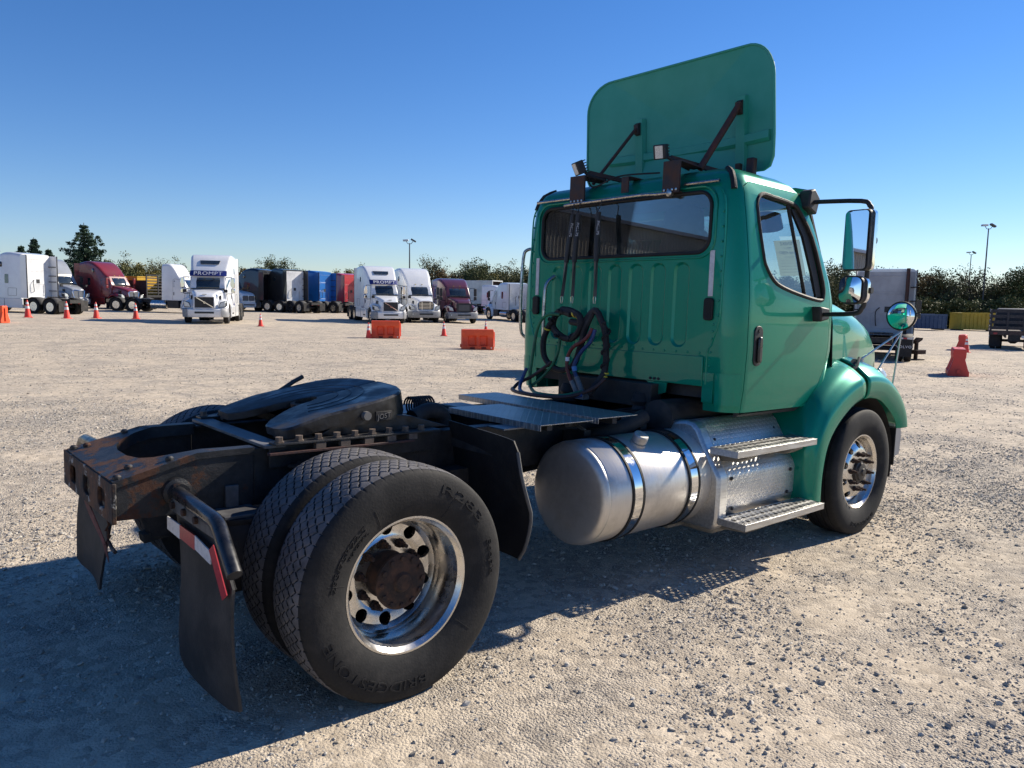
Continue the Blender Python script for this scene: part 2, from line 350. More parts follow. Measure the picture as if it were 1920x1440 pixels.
# loose stones on the near part of the yard
t = NT('loose_stone'); at_ = t.n('VertexColor'); at_.layer_name = 'tone'; t.set(base=t.mix(.25, at_.outputs[0], t.ramp(t.noise(60, 3), .3, .7, (.16, .15, .14), (.46, .43, .38))), rough=.9, spec=.2); STONE = t.m
def ico():
    bm = bmesh.new(); bmesh.ops.create_icosphere(bm, subdivisions=1, radius=1); v = np.array([q.co[:] for q in bm.verts]); f = np.array([[w.index for w in q.verts] for q in bm.faces]); bm.free(); return v, f
IV, IF = ico()
OV = np.array([(1, 0, 0), (-1, 0, 0), (0, 1, 0), (0, -1, 0), (0, 0, 1), (0, 0, -1)], float); OF = np.array([(0, 2, 4), (2, 1, 4), (1, 3, 4), (3, 0, 4), (2, 0, 5), (1, 2, 5), (3, 1, 5), (0, 3, 5)])
def clump(x, y):
    return np.sin(x*1.9+2*np.sin(y*1.3))*np.sin(y*2.2-x*.6)+.7*np.sin(x*4.1+y*2.7)*np.sin(y*5.3-x*3.1)+.8*np.sin(y*.9+x*.35)
def stones(N, TV, TF, smin, smax, dmax, power, d0=.9):
    d = d0+dmax*rng.random(N*3)**power; uu = rng.random(N*3)*2-1; r = uu*(d*.84+2.6)
    x = CAMP[0]+FW2.x*d+RT2.x*r; y = CAMP[1]+FW2.y*d+RT2.y*r
    keep = rng.random(N*3) < np.clip(.40+.36*clump(x, y), .07, 1)*np.clip((1-abs(uu))*5, 0, 1)*np.clip((d0+dmax-d)/(.2*dmax), .1, 1)
    for wx, wy in ((0, -1.06), (0, -.72), (0, 1.06), (0, .72), (4.236, -1.03), (4.236, 1.03)): keep &= ~((abs(x-wx) < .26) & (abs(y-wy) < .17))
    x, y = x[keep][:N], y[keep][:N]; N = len(x); z = ground_z(x, y)
    s = smin+(smax-smin)*rng.random(N)**3.2
    sc = s[:, None]*(.6+.7*rng.random((N, 3))); sc[:, 2] *= .6
    J = 1+.28*rng.standard_normal((N, len(TV), 1)).clip(-1.5, 1.5)
    P = TV[None]*J*sc[:, None, :]; a = rng.random(N)*6.283; ca, sa = np.cos(a)[:, None], np.sin(a)[:, None]
    tl = rng.standard_normal((N, 1))*.35; px = P[..., 0]; pz = P[..., 2]; px, pz = px*np.cos(tl)-pz*np.sin(tl), px*np.sin(tl)+pz*np.cos(tl)
    Q = np.stack([px*ca-P[..., 1]*sa+x[:, None], px*sa+P[..., 1]*ca+y[:, None], pz+(z+sc[:, 2]*.35)[:, None]], -1).reshape(-1, 3)
    Fc = (TF[None]+(np.arange(N)*len(TV))[:, None, None]).reshape(-1, 3)
    v = .23+.35*rng.random(N); C = np.stack([v*1.07, v*.98, v*.84], -1); return Q, Fc, np.repeat(C, len(TF), 0)
for nm, args in (('loose_gravel', (31000, IV, IF, .006, .019, 13, .85)), ('fine_gravel', (175000, OV, OF, .0045, .011, 12, .80)), ('far_gravel', (30000, OV, OF, .009, .022, 26, .8, 9.5))):
    Q, Fc, C = stones(*args); me = np_mesh(nm, Q, Fc, False); face_colors(me, C, 3); me.materials.append(STONE)
    o = bpy.data.objects.new(nm, me); COL.objects.link(o); tag(o, 'loose grey crushed stones scattered on the yard' if nm[0] == 'l' else ('small grey chippings scattered over the dusty yard' if nm[1] == 'i' else 'grey stones strewn over the yard beyond the tractor'), 'gravel', kind='stuff')
# ------------------------------------------------------------------ the green day-cab tractor
truck = empty('tractor_truck', label='green day-cab tractor with bare fifth wheel and tall roof air deflector', cat='tractor truck')
truck.matrix_world = TR
def part(name, mb, m, parent=None, **k): return ob(name, mb, m, parent or truck, **k)
# --- frame
def ztop(x): return .995 if x > -.61 else .904+(x+.947)/.337*.091
for s in (-1, 1):
    b = MB(); y = s*.43
    b.prism([(-.36, .73), (-.36, .995), (5.3, .995), (5.3, .73)], 'xz', y, y-s*.010)
    b.box(-.36, 5.3, min(y-s*.010, y-s*.085), max(y-s*.010, y-s*.085), .985, .995).box(-.36, 5.3, min(y-s*.010, y-s*.085), max(y-s*.010, y-s*.085), .73, .74)
    part('frame_rail', b, FRAME, bevel=.002)
    b = MB(); b.prism([(-.942, .745), (-.942, .900), (-.61, .990), (-.362, .990), (-.362, .73), (-.6, .735)], 'xz', y+s*.002, y-s*.012); part('frame_tail', b, FRAME, bevel=.003)
b = MB()
outer = [(-.362, -.44), (-.5, -.44), (-.62, -.44), (-.78, -.44), (-.952, -.44), (-.955, -.3), (-.955, -.12), (-.955, .12), (-.955, .3), (-.952, .44), (-.78, .44), (-.62, .44), (-.5, .44), (-.362, .44)]
inner = [(-.362, -.375), (-.48, -.372), (-.58, -.36), (-.67, -.325), (-.75, -.26), (-.79, -.19), (-.81, -.08), (-.81, .08), (-.79, .19), (-.75, .26), (-.67, .325), (-.58, .36), (-.48, .372), (-.362, .375)]
for dz, fl in ((0, False), (-.012, True)):
    b.add([(x, y, ztop(x)+.008+dz) for x, y in outer]+[(x, y, ztop(x)+.008+dz) for x, y in inner], [(i, i+1, 14+i+1, 14+i) for i in range(13)])
b.add([(x, y, ztop(x)+.008) for x, y in inner]+[(x, y, ztop(x)-.05) for x, y in inner], [(i, i+1, 14+i+1, 14+i) for i in range(13)])
b.add([(x, y, ztop(x)+.008) for x, y in outer]+[(x, y, ztop(x)-.02) for x, y in outer], [(i, i+1, 14+i+1, 14+i) for i in range(13)])
part('frame_top_plate', b, FRAME)
b = MB().box(-.962, -.944, -.45, .47, .735, .905)
cut = [MB().prism([(q[0]+c, q[1]+.815) for q in rrect(-.062, .062, -.042, .042, .03)], 'yz', -1.1, -.8) for c in (.27, .0, -.27)]
cut.append(MB().prism([(.31, .905), (.22, .92), (-.3, .7), (-.1, .70), (0.1, .735)], 'yz', -1.1, -.9) if False else MB().box(-1, -.9, .478, .49, .7, .71))
t = NT('peeled_end_plate'); pk = t.ramp(t.noise(9, 6, .7), .575, .60); c = t.mix(t.ramp(t.noise(7, 6, .7), .40, .6), (.02, .018, .018), t.mix(t.noise(30, 4), (.05, .018, .008), (.18, .08, .035)))
t.set(base=t.mix(pk, c, (.30, .285, .26)), rough=.85); t.bump(t.noise(50, 5), .003); ENDPL = t.m
part('end_plate', boolean(b, cut[:3]), ENDPL, bevel=.004)
b = MB(); b.box(-.90, -.86, -.41, .41, .74, .86); part('rear_crossmember', b, FRAME)
for x, y in ((-.93, .40), (-.93, -.40), (-.86, -.30), (-.7, .40), (-.72, -.395), (-.88, .36)):
    b = MB(); b.lathe([(0, .018), (.010, .018), (.018, .010), (.018, 0)], (x, y, ztop(x)+.007), 'z', 8); part('bolt', b, FRAME)
for x in (.2, 1.3, 2.2, 3.2): part('crossmember', MB().box(x-.05, x+.05, -.42, .42, .75, .97), DIRTBLK)
# torn strip hanging under the end plate, with the chain stub
part('torn_strip', MB().loft([[(-.93, .28, .74), (-.93, .15, .72), (-.925, .15, .72), (-.925, .28, .74)], [(-.91, .22, .63), (-.90, .08, .60), (-.895, .08, .60), (-.905, .22, .63)], [(-.88, .12, .52), (-.87, .06, .50), (-.865, .06, .50), (-.875, .12, .52)], [(-.87, .03, .435), (-.87, .02, .43), (-.866, .02, .43), (-.866, .03, .435)]]), mat('faded_red_rust', (.20, .07, .06), (.06, .025, .018), .85, scale=14), bevel=.002)
b = MB()
for k in range(6): b.tube([(-.86+.012*math.cos(a)*(k % 2), .05+.012*math.sin(a)*((k+1) % 2)+.004*k, .70-.035*k+.022*math.cos(a) if False else .70-.035*k+.022*math.sin(a+1.57)) for a in np.linspace(0, 6.28, 9)[:-1]], .005, 6, True)
b.tube([(-.86, .06, .52), (-.86, 0, .505), (-.86, -.06, .50)], .009, 6); part('chain_stub', b, FRAME)
# --- fifth wheel
fwp = part('mounting_plate', MB().box(-.335, -.235, -.49, .49, .999, 1.013), mat('scuffed_plate', (.09, .09, .095), (.20, .20, .20), .5, .7, scale=8, metal=.4), bevel=.002)
for s in (-1, 1):
    b = MB(); a = sorted((s*.447, s*.53)); b.box(-.30, .62, a[0], a[1], 1.014, 1.024); a = sorted((s*.447, s*.456)); b.box(-.30, .62, a[0], a[1], .90, 1.014); part('mounting_angle', b, FRAME, bevel=.002)
    a = sorted((s*.50, s*.535)); part('side_strip', MB().box(-.33, .45, a[0], a[1], .972, .984), BROWNST, bevel=.002)
    for k in range(9):
        x = -.27+k*.098
        bo = part('bolt', MB().lathe([(0, .024), (.006, .024), (.006, .018), (.026, .018), (.026, 0)], (x, s*.495, 1.024), 'z', 6), mat('rusty_bolt', (.09, .065, .05), (.16, .12, .09), .8, scale=30) if 'rusty_bolt' not in MATS else MATS['rusty_bolt'])
    for k in range(5): part('spacer', MB().box(-.1+k*.13, -.05+k*.13, min(s*.50, s*.528), max(s*.50, s*.528), .985, 1.013), MATS['rusty_bolt'])
def tilt(q, p=(.25, 0, 1.178), a=.19):
    x, z = q[0]-p[0], q[2]; return Vector((p[0]+x*math.cos(a)-z*math.sin(a)*1, q[1], p[2]+x*math.sin(a)+z*math.cos(a)))
def lobe(s):
    xs_ = [-.245, -.235, -.215, -.185, -.13, -.08, -.02, .04, .09, .12, .145, .16, .22, .30, .38, .44, .485, .515, .53, .54]
    yo_ = np.interp(xs_, [-.245, -.235, -.215, -.185, .05, .30, .38, .44, .485, .515, .53, .54], [.36, .40, .43, .448, .458, .452, .437, .40, .345, .265, .17, .05])
    yi_ = np.interp(xs_, [-.245, -.235, -.215, -.18, -.08, .02, .10, .145, .16], [.26, .23, .205, .165, .11, .075, .062, .035, .002])
    L = []; K = []
    for x, o_, i_ in zip(xs_, yo_, yi_):
        dz = -.03*max(0, (-.02-x)/.3); th = .035; sk_ = float(np.interp(x, [-.315, -.2, .05, .25, .46, .54], [.04, .05, .075, .11, .125, .09]))
        L.append([(x, s*i_, dz), (x, s*(i_+.012), dz+.004), (x, s*(o_-.012), dz+.004), (x, s*o_, dz-.006), (x, s*(o_-.004), dz-sk_), (x, s*(o_-.03), dz-sk_), (x, s*(o_-.034), dz-th), (x, s*i_, dz-th)])
    return MB().loft(L)
plate = part('fifth_wheel_plate', place(lobe(-1), tilt), GREASE, smooth=24); part('plate_half', place(lobe(1), tilt), GREASE, plate, smooth=24)
part('locking_jaw', place(MB().lathe([(-.03, .062), (-.03, .085), (-.005, .085), (-.005, .062)], (.10, 0, 0), 'z', 24, closed=True), tilt), RUST, plate)
for k in range(3): part('grease_groove', place(MB().lathe([(.004, .20+k*.07), (.0062, .205+k*.07), (.004, .21+k*.07)], (.19, 0, 0), 'z', 48) if False else MB().tube([(.10+(.17+k*.07)*math.cos(a_), (.17+k*.07)*math.sin(a_), .003) for a_ in np.linspace(-2.0, 2.0, 40)], .004, 5), tilt), GREASE, plate)
b = text_mb('JOST', .036, .003); place(b, lambda q: Vector((.31+q.x, -.458-q.z, 1.105+q.y+.15*q.x))); part('name_plate', MB().box(.262, .358, -.457, -.445, 1.082, 1.13), DIRTBLK, plate, bevel=.002); part('raised_name', b, mat('cast_grey', (.16, .15, .14), None, .7), plate)
for s in (-1, 1):
    b = MB(); b.prism([(-.05, 1.02), (.74, 1.02), (.50, 1.09), (.30, 1.12), (.17, 1.11), (.02, 1.06)], 'xz', s*.36, s*.43); part('pivot_bracket', b, GREASE, bevel=.004)
    part('pivot_pin', MB().lathe([(0, .022), (.03, .022), (.03, 0)] if s > 0 else [(0, .022), (-.03, .022), (-.03, 0)], (.20, s*.455, 1.115), 'y', 10), MATS['cast_grey'])
b = MB(); b.box(-.02, .6, -.36, .36, 1.02, 1.06); part('saddle_base', b, GREASE)
part('release_handle', MB().tube([(.10, .42, 1.13), (.20, .47, 1.17), (.27, .50, 1.20), (.33, .52, 1.222)], .014, 8, smooth=3), GREASE)
b = MB(); th = np.linspace(0, 2*math.pi*9, 120); b.tube([(.72+.0028*a, -.06+.05*math.cos(a), 1.09+.05*math.sin(a)) for a in th], .006, 6); part('coil_spring', b, HOSE)
b = MB(); b.tube([(.62, -.25, 1.05), (.75, -.22, 1.08), (.86, -.20, 1.05), (.88, -.20, .98)], .045, 10, smooth=3); part('suzi_stub', b, HOSE)
# --- deck plates and other pieces on the frame
for x0, x1, z in ((1.13, 1.56, 1.032), (1.60, 1.96, 1.040)):
    b = MB(); ye = .10 if x0 < 1.5 else .62; b.box(x0, x1, -.76, ye, z, z+.006); b.box(x0, x0+.004, -.76, ye, z-.03, z-.0005); part('deck_plate', b, DIAM_H, bevel=.001)
part('frame_step', MB().box(.78, 1.50, .16, .46, 1.0, 1.012), mat('dull_steel', (.16, .17, .18), (.26, .26, .27), .4, .6, metal=.6, scale=5), bevel=.002)
part('deck_support', MB().box(1.2, 1.24, -.74, .6, .998, 1.03), DIRTBLK); part('deck_support', MB().box(1.75, 1.79, -.74, .6, .998, 1.038), DIRTBLK)
for s in (-1, 1): part('deck_strip', MB().box(1.0, 1.25, min(s*.46, s*.60), max(s*.46, s*.60), .996, 1.004), MATS['dull_steel'])
# --- drive axle, brakes, air springs
b = MB(); b.lathe([(-.95, .07), (-.35, .08), (-.22, .13), (-.12, .20), (.12, .20), (.22, .13), (.35, .08), (.95, .07)], (0, 0, .50), 'y', 24); part('drive_axle', b, DIRTBLK)
b = MB(); b.lathe([(.15, .14), (.32, .11), (.42, .07)], (0, 0, .52), 'x', 20); part('pinion_housing', b, DIRTBLK)
part('drive_shaft', MB().tube([(.42, 0, .53), (3.0, 0, .72)], .055, 14), DIRTBLK)
for s in (-1, 1):
    part('brake_drum', MB().lathe([(s*.58, .0), (s*.58, .205), (s*.60, .215), (s*.82, .215), (s*.83, .0)], (0, 0, .495), 'y', 32), RUST)
    a = part('air_spring', MB().lathe([(.40, .10), (.44, .115), (.50, .135), (.58, .14), (.66, .135), (.70, .12), (.71, .125), (.725, .125), (.725, 0)], (-.47, s*.50, 0), 'z', 24), HOSE)
    part('spring_bracket', MB().box(-.56, -.38, min(s*.43, s*.60), max(s*.43, s*.60), .725, .74).box(-.50, -.44, min(s*.436, s*.452), max(s*.436, s*.452), .74, .84), mat('grey_cast_bracket', (.06, .06, .065), (.13, .13, .13), .6, scale=9) if s < 0 else MATS['grey_cast_bracket'], bevel=.003)
    part('trailing_arm', MB().beam((-.6, s*.50, .385), (.75, s*.50, .60), .09, .05), DIRTBLK, bevel=.004)
    part('hanger_bracket', MB().prism([(.62, .56), (.88, .56), (.84, .80), (.66, .80)], 'xz', s*.44, s*.56), DIRTBLK)
    part('shock_absorber', MB().tube([(-.16, s*.47, .90), (-.10, s*.60, .895)], .028, 12).tube([(-.20, s*.45, .90), (-.05, s*.64, .893)], .014, 10), HOSE)
    part('brake_chamber', MB().lathe([(0, .05), (.02, .085), (.09, .09), (.10, .095), (.11, .09), (.20, .08), (.22, .0)], (-.34, s*.36, .52), 'x', 18), DIRTBLK)
    part('spring_hanger', MB().box(-.68, -.62, min(s*.44, s*.50), max(s*.44, s*.50), .62, .76), FRAME)
for x in (1.15, 1.95): part('air_tank', MB().lathe([(-.30, .0), (-.29, .08), (-.25, .12), (.25, .12), (.29, .08), (.30, .0)], (x, .62, .62), 'x', 22), DIRTBLK)
# --- wheels
SW = [(.100, .278), (.118, .300), (.133, .330), (.1425, .365), (.1465, .400), (.1455, .435), (.141, .462), (.1345, .480), (.126, .492)]   # sidewall: offset, radius
def sw_off(r): return float(np.interp(r, [q[1] for q in SW], [q[0] for q in SW]))
def tyre_zigzag():
    N = 840; T = 64; half = .112
    o = np.linspace(-half, half, T); crown = .5065-.010*(abs(o)/half)**3
    th = np.linspace(0, 2*np.pi, N, endpoint=False)
    prof = [(-a, r) for a, r in SW]; nS = len(prof)
    O = np.zeros((N, nS*2+T)); Rr = np.zeros_like(O)
    for i, (a, r) in enumerate(prof): O[:, i] = a; Rr[:, i] = r; O[:, -1-i] = -a; Rr[:, -1-i] = r
    O[:, nS:nS+T] = o[None]
    tri = lambda x: 2*abs(2*(x-np.floor(x+.5)))-1
    ph = th[:, None]*66/(2*np.pi); dep = np.zeros((N, T))
    for k in range(-2, 3):
        c = k*.0375+(.0135 if k % 2 else -.0135)*tri(ph)
        dep = np.maximum(dep, np.clip(1.6-abs(o[None]-c)/.0028, 0, 1))
    edge = (abs(o)[None] > .100)*np.clip(1.3-abs(tri(ph*.5))*9, 0, 1); dep = np.maximum(dep, edge*.8)
    Rr[:, nS:nS+T] = crown[None]-.009*dep
    V = np.stack([Rr*np.cos(th)[:, None], O, Rr*np.sin(th)[:, None]], -1); M = O.shape[1]
    I = np.arange(N*M).reshape(N, M); I2 = np.roll(I, -1, 0); F = np.stack([I[:, :-1], I[:, 1:], I2[:, 1:], I2[:, :-1]], -1).reshape(-1, 4)
    me = np_mesh('tyre', V.reshape(-1, 3), F, True)
    mi = np.zeros((N, M-1), np.int32); mi[:, nS:nS+T-1] = 1; dd = .5*(dep[:, 1:]+dep[:, :-1]); mi[:, nS:nS+T-1][dd > .42] = 2
    me.materials.append(RUBBER); me.materials.append(TREAD); me.materials.append(GROOVE); me.polygons.foreach_set('material_index', mi.ravel()); return me
def tyre_ribbed(seg=96):
    pr = list((-a, r) for a, r in SW); cr = []
    for o in np.linspace(-.118, .118, 60):
        g = min(abs(o-c) for c in (-.075, -.026, .026, .075)); cr.append((float(o), .5065-.010*(abs(o)/.118)**3-(.012 if g < .005 else 0)))
    pr += cr+[(a, r) for a, r in SW[::-1]]; return MB().lathe(pr, (0, 0, 0), 'y', seg, cap=False)
def rim(outward):     # outer flange at +o; dished: disc set back, steer wheel: disc bulging out
    p = [(.112, .2985), (.117, .296), (.117, .286), (.108, .281), (.098, .270), (.070, .2655), (.055, .258), (.030, .2535), (-.060, .2500)]
    p2 = [(-.075, .262), (.02, .2625), (.05, .266), (.07, .274), (.095, .28), (.10, .295)]
    return p, p2
def ring_of_holes(mb_mesh, r, rad, n, a0, a1):
    return boolean(mb_mesh, [MB().add(*sum_cyl(r, rad, n, a0, a1))])
def sum_cyl(r, rad, n, a0, a1):
    v = []; f = []; S = 20
    for i in range(n):
        q = 2*math.pi*(i+.5)/n; cx, cz = r*math.cos(q), r*math.sin(q); b = len(v)
        for a in (a0, a1): v += [(cx+rad*math.cos(2*math.pi*k/S), a, cz+rad*math.sin(2*math.pi*k/S)) for k in range(S)]
        f += [tuple(b+k for k in range(S))[::-1], tuple(b+S+k for k in range(S))]+[(b+k, b+(k+1) % S, b+S+(k+1) % S, b+S+k) for k in range(S)]
    return v, f
def closed_lathe(p, seg=72): return MB().lathe(p, (0, 0, 0), 'y', seg, closed=True)
barrel = [(.112, .2985), (.117, .296), (.117, .287), (.108, .281), (.096, .271), (.068, .2665), (.055, .259), (.020, .2545), (-.030, .250), (-.030, .262), (.05, .267), (.07, .276), (.096, .284), (.10, .297)]
disc_in = [(-.020, .2505), (-.045, .244), (-.064, .225), (-.070, .195), (-.067, .170), (-.060, .158), (-.060, .105), (-.082, .105), (-.085, .170), (-.092, .2), (-.085, .235), (-.060, .254), (-.030, .2575)]
disc_out = [(.030, .2545), (.052, .246), (.072, .228), (.096, .196), (.104, .170), (.104, .105), (.082, .105), (.082, .165), (.074, .19), (.050, .22), (.030, .238), (.012, .246), (.012, .2545)]
bar_me = closed_lathe(barrel).mesh('rim'); bar_me.materials.append(POL); finish(bar_me, 30)
din_me = ring_of_holes(closed_lathe(disc_in), .203, .030, 10, -.2, .1); din_me.materials.append(POL); finish(din_me, 30)
dout_me = ring_of_holes(closed_lathe(disc_out), .213, .028, 10, -.2, .2); dout_me.materials.append(POL); finish(dout_me, 30)
tz_me = tyre_zigzag()
tr_me = tyre_ribbed().mesh('tyre'); tr_me.materials.append(RUBBER); finish(tr_me, 30)
nut_me = MB().lathe([(0, .022), (.008, .022), (.010, .016), (.034, .015), (.036, .010), (.060, .009), (.060, 0)], (0, 0, 0), 'y', 8).mesh('lug_nut'); nut_me.materials.append(RUST); finish(nut_me, 30)
hub_r = MB().lathe([(-.10, .104), (-.03, .104), (.0, .100), (.02, .085), (.055, .078), (.06, .120), (.078, .122), (.084, .11), (.086, .045), (.10, .035), (.10, 0)], (0, 0, 0), 'y', 40)
for k in range(12):
    a = 2*math.pi*k/12; hub_r.lathe([(.078, .012), (.092, .012), (.094, 0)], (.103*math.cos(a), 0, .103*math.sin(a)), 'y', 6)
hubr_me = hub_r.mesh('hub'); hubr_me.materials.append(RUST); finish(hubr_me, 30)
hubf_me = MB().lathe([(-.05, .104), (.085, .104), (.09, .088), (.115, .082), (.12, .070), (.135, .066), (.14, .03), (.15, .026), (.152, 0)], (0, 0, 0), 'y', 36).mesh('hub'); hubf_me.materials.append(mat('oily_hub', (.02, .018, .016), (.07, .055, .045), .4, .7, scale=20)); finish(hubf_me, 30)
def arc_text(s, size, r, a0, a1, off=.0012):
    """letters raised on the sidewall, tops outward, read clockwise seen from outside (outside = +offset side mirrored later)"""
    mb = text_mb(s, size, .0022, 'LEFT'); w = max(q[0] for q in mb.v)
    def f(q):
        a = R_(a0+(a1-a0)*q.x/w); rr = r+q.y; return Vector((rr*math.cos(a), -(sw_off(rr)+off+q.z), rr*math.sin(a)))
    return place(mb, f)
def wheel(x, y, out, tyre, disc, hub, hoff, nuts=True, text=(), name='wheel'):
    w = empty(name, (x, y, .495), 0, parent=truck)
    if out > 0: w.rotation_euler = (0, 0, 0)
    ty = bpy.data.objects.new('tyre', tyre); COL.objects.link(ty); ty.parent = w
    def link(n, me, par=w, flip=True):
        o = bpy.data.objects.new(n, me); COL.objects.link(o); o.parent = par
        if out < 0 and flip: o.rotation_euler = (0, 0, math.pi)
        return o
    rm = link('rim', bar_me)
    if disc:
        d = link('disc', disc, rm, False)
        fz = .104 if disc is dout_me else -.058
        if nuts:
            for k in range(10):
                a = 2*math.pi*(k+.2)/10; q = link('lug_nut', nut_me, rm, False); q.location = (.1425*math.cos(a), fz, .1425*math.sin(a))
    if hub: h = link('hub', hub); h.location = (0, out*hoff, 0)
    for mb in text:
        ob('raised_lettering', mb, RUBBER, ty)
    return w
# seen from the right side (-Y): angle measured in x-z, clockwise on screen = decreasing angle
txt = [arc_text('BRIDGESTONE', .062, .418, -78, -159), arc_text('R283', .055, .425, 72, 33), arc_text('295/75R22.5', .032, .37, 172, 128), arc_text('Ecopia', .035, .425, 20, -4), arc_text('RADIAL', .018, .34, 150, 128)]
rubline = MB()
for a in (168, 118, -40, 60):
    rubline.tube([((r)*math.cos(R_(a)), -(sw_off(r)+.0005), r*math.sin(R_(a))) for r in np.linspace(.31, .40, 6)], .0012, 5)
txt.append(rubline)
YO, YI = 1.065, .728
wheel(0, -YO, -1, tz_me, din_me, hubr_me, -.02, True, txt)
wheel(0, -YI, 1, tz_me, None, None, 0, False, name='inner_wheel')
wheel(0, YO, 1, tz_me, din_me, hubr_me, -.02, True)
wheel(0, YI, -1, tz_me, None, None, 0, False, name='inner_wheel')
wheel(4.236, -1.045, -1, tr_me, dout_me, hubf_me, .0, True, [arc_text('ENDURANCE', .050, .415, -58, -112)])
wheel(4.236, 1.045, 1, tr_me, dout_me, hubf_me, .0, True)
part('steer_axle', MB().lathe([(-.9, .06), (.9, .06)], (4.236, 0, .46), 'y', 14), DIRTBLK)
# --- mud flaps with their pipe hangers
def flapmesh(s, top, x0, x1, wob, yi=.50, yo=1.12, cut=False):
    rows = 12; cols = 8; b = MB(); fr = []; 
    for side in (0, 1):
        for i in range(rows+1):
            t = i/rows; z = top-(top-(.12+0))*t
            for j in range(cols+1):
                q = j/cols; y = yi+(yo-yi)*q; zz = z
                if cut and q > .7: zz = min(zz, top-.02-(q-.7)*.55)      # outer corner hangs from the sloping pipe
                if t > .9 and (q < .06 or q > .94): zz += .02
                x = x0+(x1-x0)*t+wob*math.sin(q*3.1)*t+.012*math.sin(t*5+q*2)
                fr.append((x-.006*(1-2*side), s*y, zz))
    n = (rows+1)*(cols+1); fs = []
    for side in (0, 1):
        for i in range(rows):
            for j in range(cols):
                a = side*n+i*(cols+1)+j; fs.append((a, a+1, a+cols+2, a+cols+1))
    rim_ = [i for i in range(cols+1)]+[i*(cols+1)+cols for i in range(1, rows+1)]+[rows*(cols+1)+j for j in range(cols-1, -1, -1)]+[i*(cols+1) for i in range(rows-1, 0, -1)]
    for k in range(len(rim_)): a, c = rim_[k], rim_[(k+1) % len(rim_)]; fs.append((a, c, n+c, n+a))
    return b.add(fr, fs)
for s in (-1, 1):
    h = part('flap_hanger', MB().tube([(-.71, s*.43, .845), (-.725, s*.55, .853), (-.75, s*1.02, .855), (-.752, s*1.06, .845), (-.755, s*1.22, .705)], .029, 16), GLOSSB)
    part('hanger_socket', MB().lathe([(0, .06), (.03, .06), (.035, .045), (.06, .042)] if s > 0 else [(0, .06), (-.03, .06), (-.035, .045), (-.06, .042)], (-.71, s*.442, .845), 'y', 18), FRAME, h)
    fl = part('mud_flap', flapmesh(s, .80, -.725, -.70 if s < 0 else -.79, -.02 if s < 0 else .03, cut=True), FLAP if s < 0 else MATS['rubber_flap'])
    b = MB().box(-.742, -.736, min(s*.47, s*.98), max(s*.47, s*.98), .775, .835); part('clamp_bar', b, mat('clamp_grey', (.05, .05, .05), (.12, .12, .12), .6, scale=10) if s < 0 else MATS['clamp_grey'], fl)
    for a, c, m_ in ((.46, .62, REFW), (.622, .80, REFR), (.802, .97, REFW)):
        b = MB(); b.add([(-.752, s*a, .745), (-.752, s*c, .745-.02*(c > .9)), (-.752, s*c, .685-.01*(c > .9)), (-.752, s*a, .69), (-.747, s*a, .745), (-.747, s*c, .745-.02*(c > .9)), (-.747, s*c, .685-.01*(c > .9)), (-.747, s*a, .69)], [(0, 1, 2, 3), (7, 6, 5, 4), (0, 4, 5, 1), (1, 5, 6, 2), (2, 6, 7, 3), (3, 7, 4, 0)])
        part('reflective_tape', b, m_, fl)
    b = MB(); b.beam((-.752, s*.985, .745), (-.745, s*1.10, .585), .055, .004, upv=(1, 0, 0)); part('reflective_tape', b, REFR, fl)
    for y in (.52, .66, .80): part('bolt', MB().lathe([(0, .016), (-.014, .016), (-.016, 0)], (-.742, s*y, .805), 'x', 8), RUST, fl)
# --- dark quarter flap ahead of the drive wheels
b = MB(); loops = []
prof = [(-.40, 1.02, 0), (-.44, 1.065, 0), (-.975, 1.035, 0), (-1.03, 1.015, 0)]
ys = np.linspace(-.42, -1.0, 9); zs = np.linspace(1.05, .42, 13); fr = []
for side in (0, 1):
    for i, z in enumerate(zs):
        t = i/12; wout = [-1.0, -1.045, -1.062, -1.075, -1.085, -1.092, -1.096, -1.096, -1.092, -1.085, -1.075, -1.06, -1.03][i]
        for j in range(10):
            q = j/9; y = -.42+(wout+.42)*q; x = .75-.055*q**6*math.sin(min(1, t*1.4+.15)*3.0)*1+.05*math.sin(t*2.6)*(1-q*.3)+(.004 if side else -.004)
            fr.append((x, y, z-.028*q*(1-t)))
fs = []
for side in (0, 1):
    for i in range(12):
        for j in range(9): a = side*130+i*10+j; fs.append((a, a+1, a+11, a+10))
rm_ = list(range(10))+[i*10+9 for i in range(1, 13)]+[120+j for j in range(8, -1, -1)]+[i*10 for i in range(11, 0, -1)]
for k in range(len(rm_)): a, c = rm_[k], rm_[(k+1) % len(rm_)]; fs.append((a, c, 130+c, 130+a))
qf = part('quarter_flap', MB().add(fr, fs), FLAPD)
part('flap_edge', MB().tube([(fr[i*10+9][0], fr[i*10+9][1], fr[i*10+9][2]) for i in range(1, 13)], .009, 8), mat('worn_edge', (.07, .07, .07), (.12, .12, .115), .7), qf)
part('flap_arm', MB().beam((.78, -.42, .93), (.78, -.9, .93), .03, .05), DIRTBLK)
qm = part('quarter_flap', MB().add([(x, -y, z) for x, y, z in fr], [f[::-1] for f in fs]), FLAPD)
